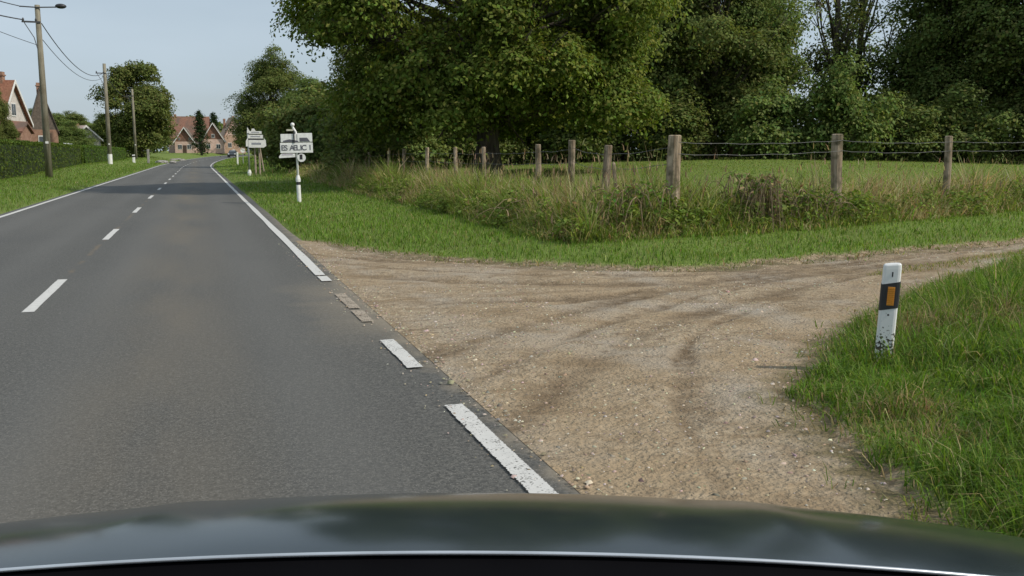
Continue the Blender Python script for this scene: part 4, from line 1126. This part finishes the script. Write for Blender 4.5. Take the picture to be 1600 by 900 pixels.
# ------------------------------------------------------------------ utility poles and cables
def upole(label, x, y, H, r, arm=False, foot=None):
    o = empty('utility_pole', (x, y, float(T(x, y)) - .1)); tag(o, label, 'utility pole', 'utility poles along the left verge')
    mb = MB(); mb.tube([(0.0, 0, 0), (0, 0, H * .5), (0, 0, H)], [r, r * .86, r * .68], 12); mb.build('pole', M_POLE, o, True)
    mb = MB(); mb.box((-.35, -.14, H - .95), (.95, .08, .09)); mb.build('crossbar', M_CABLE, o)
    for dx_ in (-.75, -.1):
        mb = MB(); mb.tube([(dx_, -.14, H - .90), (dx_, -.14, H - .82), (dx_, -.14, H - .74)], [.05, .06, .03], 8); mb.build('insulator', M_BLACK, o)
    mb = MB(); mb.tube([(-.7, -.14, H - 1.0), (-.25, -.12, H - 1.8), (-.12, -.1, H - 2.4)], .025, 6); mb.build('brace', M_CABLE, o)
    if arm:
        mb = MB(); mb.tube([(-.9, -.1, H - .12), (0, -.16, H - .15), (1.0, -.1, H - .08)], .035, 6); ar = mb.build('arm', M_CABLE, o)
        mb = MB(); mb.ball((1.22, -.1, H - .02), (.30, .17, .14), 12, 8); mb.build('lamp_head', M_BLACK, o, True)
    if foot:
        mb = MB(); mb.tube([(0, 0, foot[0]), (0, 0, foot[1])], r * 1.06, 12); mb.build('white_band', M_WHITE, o)
    mb = MB(); mb.box((.03, -r * .93, 2.1), (.16, .03, .12)); mb.build('number_plate', M_WHITE, o)
    return o
poles = [(-8.16, 59.7, 9.75, .20, True, None, 'nearest utility pole with a lamp arm, in front of the hedge'), (-8.4, 103, 10.05, .22, False, (.1, 1.1), 'second utility pole with a white painted foot'), (-8.3, 144, 9.9, .2, False, None, 'thin third utility pole in front of the round tree')]
for x, y, H, r, arm, ft, lb in poles: upole(lb, x, y, H, r, arm, ft)
def cable(label, A, B, sag, r=.018):
    mb = MB(); A = Vector(A); B = Vector(B); P = []
    for k in range(25):
        t = k / 24; p = A.lerp(B, t); p.z -= sag * 4 * t * (1 - t); P.append(p - A)
    mb.tube(P, r, 5); o = mb.build('cable', M_CABLE); o.location = A
    tag(o, label, 'cable')
tz = [float(T(x, y)) + H - .1 for x, y, H, *_ in poles]
cable('upper sagging cable between the first and second pole', (-8.0, 59.7, tz[0] - 1.0), (-8.5, 103, tz[1] - .9), 1.25, .028)
cable('lower thin cable between the first and second pole', (-8.0, 59.7, tz[0] - 1.9), (-8.5, 103, tz[1] - 1.3), 1.1, .02)
cable('upper cable between the second and third pole', (-8.4, 103, tz[1] - .9), (-8.4, 144, tz[2] - .9), 1.0, .025)
cable('top cable running out to the left from the first pole', (-9.0, 59.6, tz[0] - .12), (-14.5, 32, tz[0] + .2), .55, .026)
cable('thick middle cable running out to the left from the first pole', (-8.9, 59.6, tz[0] - .85), (-14.6, 32, tz[0] - .4), .65, .034)
cable('low thin cable rising to the left from the first pole', (-8.3, 59.6, tz[0] - 2.2), (-14.6, 32, tz[0] + .3), .5, .016)

# ------------------------------------------------------------------ houses
M_BRICK = noise_mat('brick_wall', (.25, .14, .095), (.33, .20, .14), 5, .85, c3=(.36, .22, .16), s3=.8)
M_TILE = noise_mat('red_tiles', (.19, .08, .05), (.28, .13, .08), 6, .8, bump=.5, bscale=14, c3=(.20, .10, .055), s3=.8)
M_TILE2 = noise_mat('brown_tiles', (.17, .085, .06), (.25, .13, .09), 5, .8, c3=(.13, .09, .07), s3=.6)
M_SLATE = noise_mat('dark_slates', (.10, .08, .065), (.16, .13, .105), 5, .8)
M_RENDER = noise_mat('white_render', (.48, .44, .40), (.58, .54, .50), 3, .8)
M_PINK = noise_mat('pink_render', (.52, .36, .30), (.62, .45, .38), 2, .8)
M_TAN = noise_mat('tan_brick', (.40, .27, .19), (.50, .35, .26), 2, .8)
def house(name, label, x, y, z, rz, w, d, he, hr, wall, roof, gable=None, wins=(), chim=(), over=.35, doors=(), barge=None):
    """gable ends face local -y and +y; ridge runs along y"""
    o = empty(name, (x, y, z), rz); tag(o, label, 'house')
    mb = MB(); mb.box((0, 0, he / 2), (w, d, he)); mb.build('wall', wall, o)
    mb = MB(); mb.prism([(-w / 2, he + .002), (w / 2, he + .002), (0, hr - .06)], -d / 2 + .003, d / 2 - .003); mb.build('gable', gable or wall, o)
    sl = (hr - he) / (w / 2); ov = over; ro = None
    for s_ in (-1, 1):
        mb = MB(); x1 = s_ * (w / 2 + ov); z1 = he - sl * ov
        mb.prism([(0, hr), (x1, z1), (x1, z1 + .16), (0, hr + .18)], -d / 2 - ov, d / 2 + ov); ro = mb.build('roof', roof, o)
        if barge:
            for yy in (-d / 2 - ov - .05, d / 2 + ov + .002):
                mb = MB(); mb.prism([(0, hr - .12), (x1, z1 - .12), (x1, z1 + .2), (0, hr + .22)], yy, yy + .045); mb.build('bargeboard', barge, ro)
    for cx, cy, ch in chim:
        mb = MB(); mb.box((cx, cy, (he + hr + ch) / 2), (.55, .55, hr + ch - he)); mb.box((cx, cy, hr + ch - .3), (.7, .7, .12)); mb.build('chimney', M_BRICK, ro)
    for (side, a, zc, ww, hh) in wins:
        wn_ = MB()
        if side == '-y': c, sz_, out = (a, -d / 2, zc), (ww, .10, hh), (0, -1)
        elif side == '+x': c, sz_, out = (w / 2, a, zc), (.10, ww, hh), (1, 0)
        else: c, sz_, out = (-w / 2, a, zc), (.10, ww, hh), (-1, 0)
        wn_.box(c, sz_); f_ = wn_.build('window', M_FRAME, o)
        for q in (-1, 1):
            p = MB()
            if side == '-y': p.box((c[0] + q * ww * .235, c[1] - .052, zc), (ww * .4, .02, hh * .82))
            else: p.box((c[0] + out[0] * .052, c[1] + q * ww * .235, zc), (.02, ww * .4, hh * .82))
            p.build('pane', M_GLASS, f_)
    for (a, ww, hh, mt) in doors:
        p = MB(); p.box((a, -d / 2, hh / 2), (ww, .12, hh)); dd_ = p.build('door', mt, o)
        p = MB(); p.ball((a + ww * .38, -d / 2 - .09, hh * .48), .04, 6, 4); p.build('handle', M_STEEL, dd_)
    return o
M_DOOR = plain('dark_door', (.08, .05, .035), .5)
# brick house at the left edge: ridge runs along X, gable faces the road
zg = float(T(-16, 96))
house('brick_house', 'red-roofed brick house with white gable behind the hedge', -19.6, 96.5, zg, R(76), 5.6, 8.2, 3.9, 7.35, M_BRICK, M_TILE, M_RENDER,
      [('-y', -1.4, 2.2, 1.0, 1.3), ('-y', 1.5, 2.2, 1.0, 1.3), ('-y', 0, 4.9, .9, 1.2), ('-x', -2, 2.2, 1.0, 1.3), ('-x', 1.6, 2.2, 1.0, 1.3)], [(0, -3.2, .9)], barge=M_FRAME, doors=[(0.1, 1.0, 2.1, M_DOOR)])
house('brick_annexe', 'low brick annexe with arched opening in front of the brick house', -16.0, 90.5, zg, R(84), 3.4, 4.2, 2.75, 3.5, M_BRICK, M_TILE2, None, [('-y', -.8, 1.5, .7, 1.0)], (), .2, [(.7, .9, 1.95, M_DOOR)])
house('steep_house', 'narrow house with a very steep brown roof behind the first pole', -15.4, 110, zg + .2, R(10), 2.7, 5.5, 3.2, 7.5, M_BRICK, M_SLATE, M_SLATE, [('-y', 0, 2.0, 1.0, 1.2)], [(0, 0, .6)], .15)
house('pink_house', 'small pink-roofed house between the first and second pole', -18.7, 174, float(T(-18.7, 174)), R(25), 4.6, 6, 2.9, 5.0, M_RENDER, M_PINK, M_RENDER, [('-y', -1, 1.5, .9, 1.1), ('-y', 1, 1.5, .9, 1.1)], [(0, 1, .5)], barge=M_FRAME)
zf = 1.55
house('red_roof_house', 'pale pink house with a broad red-brown roof at the end of the road', -1.6, 258, zf, R(84), 8.0, 9.5, 4.2, 9.3, M_PINK, M_TILE2, None,
      [('-x', -2.6, 2.0, 1.3, 1.4), ('-x', 2.4, 2.0, 1.3, 1.4)], [(-1, -3, .6), (0, 3.4, .7)])
house('front_gable_house', 'small white gable with brown roof standing before the red-roofed house', -2.6, 250, zf, R(-6), 4.6, 5, 2.9, 6.3, M_PINK, M_SLATE, M_TILE2,
      [('-y', -1.1, 1.6, 1.0, 1.2), ('-y', 1.1, 1.6, 1.0, 1.2), ('-y', -1.25, 3.55, .5, .6), ('-y', 1.25, 3.55, .5, .6)], (), .5, [(0, .9, 2.0, M_DOOR)], barge=M_FRAME)
house('pink_gable_house', 'pink house with brown gable and white bargeboards by the far bend', 4.3, 256, zf, R(-4), 5.0, 6.5, 3.6, 7.6, M_PINK, M_SLATE, M_TILE2,
      [('-y', 0, 4.4, .8, 1.0), ('-y', -1.2, 1.8, 1.0, 1.2), ('-y', 1.2, 1.8, 1.0, 1.2)], (), .5, barge=M_FRAME)
house('tan_house', 'tan brick house with narrow steep gable right of the pink gable house', 9.3, 268, zf, R(8), 5.4, 8, 4.8, 9.6, M_TAN, M_TAN, M_PINK, [('-y', 0, 5.6, .9, 1.2), ('-y', -1.4, 2.2, 1.0, 1.3), ('-y', 1.4, 2.2, 1.0, 1.3)], [(-1.6, 2, -.2), (.6, 1, .5)], barge=M_TILE2)
# things around the houses
def stones(name, label, x, y, n_, r):
    o = empty(name, (x, y, float(T(x, y)))); tag(o, label, 'stone heap')
    for i in range(n_):
        mb = MB(); q = r * random.uniform(.5, 1.0); mb.ball((random.uniform(-1, 1) * r * 2.2, random.uniform(-1, 1) * r, q * .3), (q * 1.4, q, q * .6), 9, 6, .15); mb.build('stone', M_STONE, o)
stones('stone_heap', 'low heap of pale stones on the verge left of the far bend', -4.3, 140, 5, .55)
stones('stone_heap', 'second low stone heap nearer the pale pink house', -2.4, 165, 5, .6)

# ------------------------------------------------------------------ cars
def car(name, label, x, y, rz, body_c, z=None, scale=1.0):
    o = empty(name, (x, y, float(T(x, y)) if z is None else z), rz); tag(o, label, 'car'); o.scale = (scale,) * 3
    paintm = plain(name + '_paint', body_c, .25, .0, .6, .05)
    def prof(mb, side, hw, hwt):
        n = len(side); vs = []
        zmin, zmax = min(p[1] for p in side), max(p[1] for p in side)
        for s_ in (-1, 1):
            for (a, b) in side:
                k = (b - zmin) / (zmax - zmin); vs.append((s_ * (hw + (hwt - hw) * k), a, b))
        fs = [tuple(range(n - 1, -1, -1)), tuple(range(n, 2 * n))] + [(i, (i + 1) % n, (i + 1) % n + n, i + n) for i in range(n)]
        mb.add(vs, fs)
    mb = MB(); prof(mb, [(-2.0, .3), (-2.05, .55), (-1.95, .75), (-1.0, .92), (1.75, .98), (2.0, .9), (2.05, .5), (1.98, .3)], .86, .80); mb.build('body', paintm, o, bevel=.04)
    mb = MB(); prof(mb, [(-1.0, .9), (-.25, 1.40), (.2, 1.46), (1.0, 1.42), (1.7, .96)], .78, .58); cab = mb.build('cabin', paintm, o, bevel=.03)
    mb = MB(); mb.add([(-.68, -.95, .98), (.68, -.95, .98), (.55, -.33, 1.38), (-.55, -.33, 1.38)], [(0, 1, 2, 3)])
    mb.v = [(a, b - .06, c + .012) for a, b, c in mb.v]; mb.build('windscreen', M_GLASS, cab)
    for s_ in (-1, 1):
        mb = MB(); mb.add([(s_ * .785, -.75, 1.0), (s_ * .785, 1.35, 1.02), (s_ * .63, .95, 1.38), (s_ * .63, -.2, 1.38)], [(0, 1, 2, 3)]); mb.build('side_window', M_GLASS, cab)
        mb = MB(); mb.ball((s_ * .62, -1.98, .68), (.17, .08, .10), 10, 6); mb.build('headlight', M_WHITE, o, True)
        for yy in (-1.3, 1.28):
            mb = MB(); mb.tube([(s_ * .68, yy, .31), (s_ * .87, yy, .31)], .31, 16); wh = mb.build('wheel', M_BLACK, o)
            mb = MB(); mb.tube([(s_ * .86, yy, .31), (s_ * .885, yy, .31)], .19, 12); mb.build('rim', M_STEEL, wh)
    return o
car('oncoming_car', 'dark car far away at the bend of the road', 7.0, 203, R(-8), (.03, .035, .04), z=float(z_long(203)))
car('parked_car', 'pale grey car half hidden behind the verge between the two signs', 7.5, 97, R(-4), (.42, .45, .45), z=.75)
wv = car('white_van', 'white van parked behind the left hedges near the first pole', -14.3, 121, R(75), (.75, .75, .74))
wv.scale = (1.1, 1.1, 1.45)

# ------------------------------------------------------------------ the car the picture is taken from
def car_paint():
    m, nt, N, L, b = nodes('dark_car_paint')
    tc = N.new('ShaderNodeTexCoord'); nz = N.new('ShaderNodeTexNoise'); nz.inputs['Scale'].default_value = 7; nz.inputs['Detail'].default_value = 8
    L.new(tc.outputs['Object'], nz.inputs['Vector'])
    r = N.new('ShaderNodeMapRange'); r.inputs['To Min'].default_value = .12; r.inputs['To Max'].default_value = .22
    L.new(nz.outputs['Fac'], r.inputs['Value']); L.new(r.outputs['Result'], b.inputs['Roughness'])
    x = N.new('ShaderNodeMixRGB'); x.inputs['Color1'].default_value = (.012, .020, .025, 1); x.inputs['Color2'].default_value = (.030, .038, .040, 1)
    L.new(nz.outputs['Fac'], x.inputs['Fac']); L.new(x.outputs['Color'], b.inputs['Base Color'])
    b.inputs['Coat Weight'].default_value = .15; b.inputs['Coat Roughness'].default_value = .10
    b.inputs['Specular IOR Level'].default_value = .5
    return m
M_CAR = car_paint()
M_BUMP = plain('black_plastic', (.004, .004, .005), .8, 0, .03)
own = empty('own_car', (0, 0, 0), -YAW); tag(own, 'dark blue-black car bonnet with silver rear trim in the foreground', 'car')
CX = -.08
def hood_z(u, v):
    t = v - 1.2
    uu = np.abs(u - CX)
    z = .960 - .0141 * t - .3785 * t * t - .078 * uu ** 2 - .10 * np.maximum(0, uu - .80) ** 2
    z = z + .004 * np.exp(-((uu - .52) / .06) ** 2) * ss(1.2, 1.5, v) * ss(2.0, 1.75, v)      # pressed crease on each side
    return z
us = np.linspace(CX - 1.0, CX + 1.0, 81)
def vline(u): return 1.205 + .03 * (u - CX) ** 2
ts = np.linspace(0, 1, 40)
def hood_grid(us, f0, f1):
    V = []
    for t in ts:
        for u in us:
            v = f0(u) + (f1(u) - f0(u)) * t
            V.append((u, v, float(hood_z(u, v))))
    nx = len(us); Q = [(j * nx + i, j * nx + i + 1, (j + 1) * nx + i + 1, (j + 1) * nx + i) for j in range(len(ts) - 1) for i in range(nx - 1)]
    return V, Q
front = lambda u: 2.02 - .16 * (u - CX) ** 2
mb = MB(); mb.add(*hood_grid(us, vline, front)); mb.build('bonnet', M_CAR, own, True)
# nose, wings and bumper below the bonnet's edge
mb = MB(); vs = []; nx = len(us)
for k, (dv, dzz) in enumerate(((0, 0), (.06, -.05), (.10, -.14), (.11, -.26))):
    for u in us:
        v = front(u); vs.append((u, v + dv - .002 * k, float(hood_z(u, v)) + dzz - .002))
mb.add(vs, [(j * nx + i, j * nx + i + 1, (j + 1) * nx + i + 1, (j + 1) * nx + i) for j in range(3) for i in range(nx - 1)])
mb.build('nose', M_CAR, own, True)
mb = MB(); vs = []
for k, (dv, zz) in enumerate(((.10, .40), (.16, .36), (.16, .22), (.02, .18))):
    for u in us: vs.append((u, front(u) + dv, zz))
mb.add(vs, [(j * nx + i, j * nx + i + 1, (j + 1) * nx + i + 1, (j + 1) * nx + i) for j in range(3) for i in range(nx - 1)])
mb.build('bumper', M_BUMP, own, True)
for s_ in (-1, 1):
    e = CX + s_ * 1.0; mb = MB(); vs = []; vv = np.linspace(.2, front(e), 24)
    for dzz, du in ((0, 0), (-.05, .03), (-.16, .05), (-.45, .05)):
        for v in vv: vs.append((e + s_ * du, float(v), float(hood_z(e, max(v, 1.2))) + dzz - .003))
    n_ = len(vv); mb.add(vs, [(j * n_ + i, j * n_ + i + 1, (j + 1) * n_ + i + 1, (j + 1) * n_ + i) for j in range(3) for i in range(n_ - 1)]); mb.build('wing', M_CAR, own, True)
    mb = MB(); mb.ball((CX + s_ * .72, 1.98, .50), (.17, .09, .08), 14, 8); mb.build('headlight', M_GLASS, own, True)
    mb = MB(); mb.tube([(CX + s_ * .80, 1.55, .33), (CX + s_ * 1.0, 1.55, .33)], .33, 24); wh = mb.build('wheel', M_BUMP, own, True)
    mb = MB(); mb.tube([(CX + s_ * .99, 1.55, .33), (CX + s_ * 1.015, 1.55, .33)], .21, 16); mb.build('rim', M_STEEL, wh)
mb = MB(); mb.tube([(u, vline(u) - .004, float(hood_z(u, vline(u))) + .001) for u in us], .0032, 8); mb.build('trim_strip', plain('silver_trim', (.62, .64, .66), .25, .7), own, True)
mb = MB(); vs = []
for dv, dzz in ((.05, -.016), (-.004, -.007), (-.03, -.020), (-.12, -.016), (-.30, .01)):
    for u in us: vs.append((u, vline(u) + dv, float(hood_z(u, 1.2)) + dzz))
mb.add(vs, [(j * nx + i, j * nx + i + 1, (j + 1) * nx + i + 1, (j + 1) * nx + i) for j in range(4) for i in range(nx - 1)])
mb.build('cowl', M_BUMP, own, True)
for u0, u1 in ((-.75, -.1), (.05, .7)):
    mb = MB(); mb.tube([(u0, 1.0, .972), (u1, 1.06, .955)], .008, 6); mb.build('wiper', M_BUMP, own)
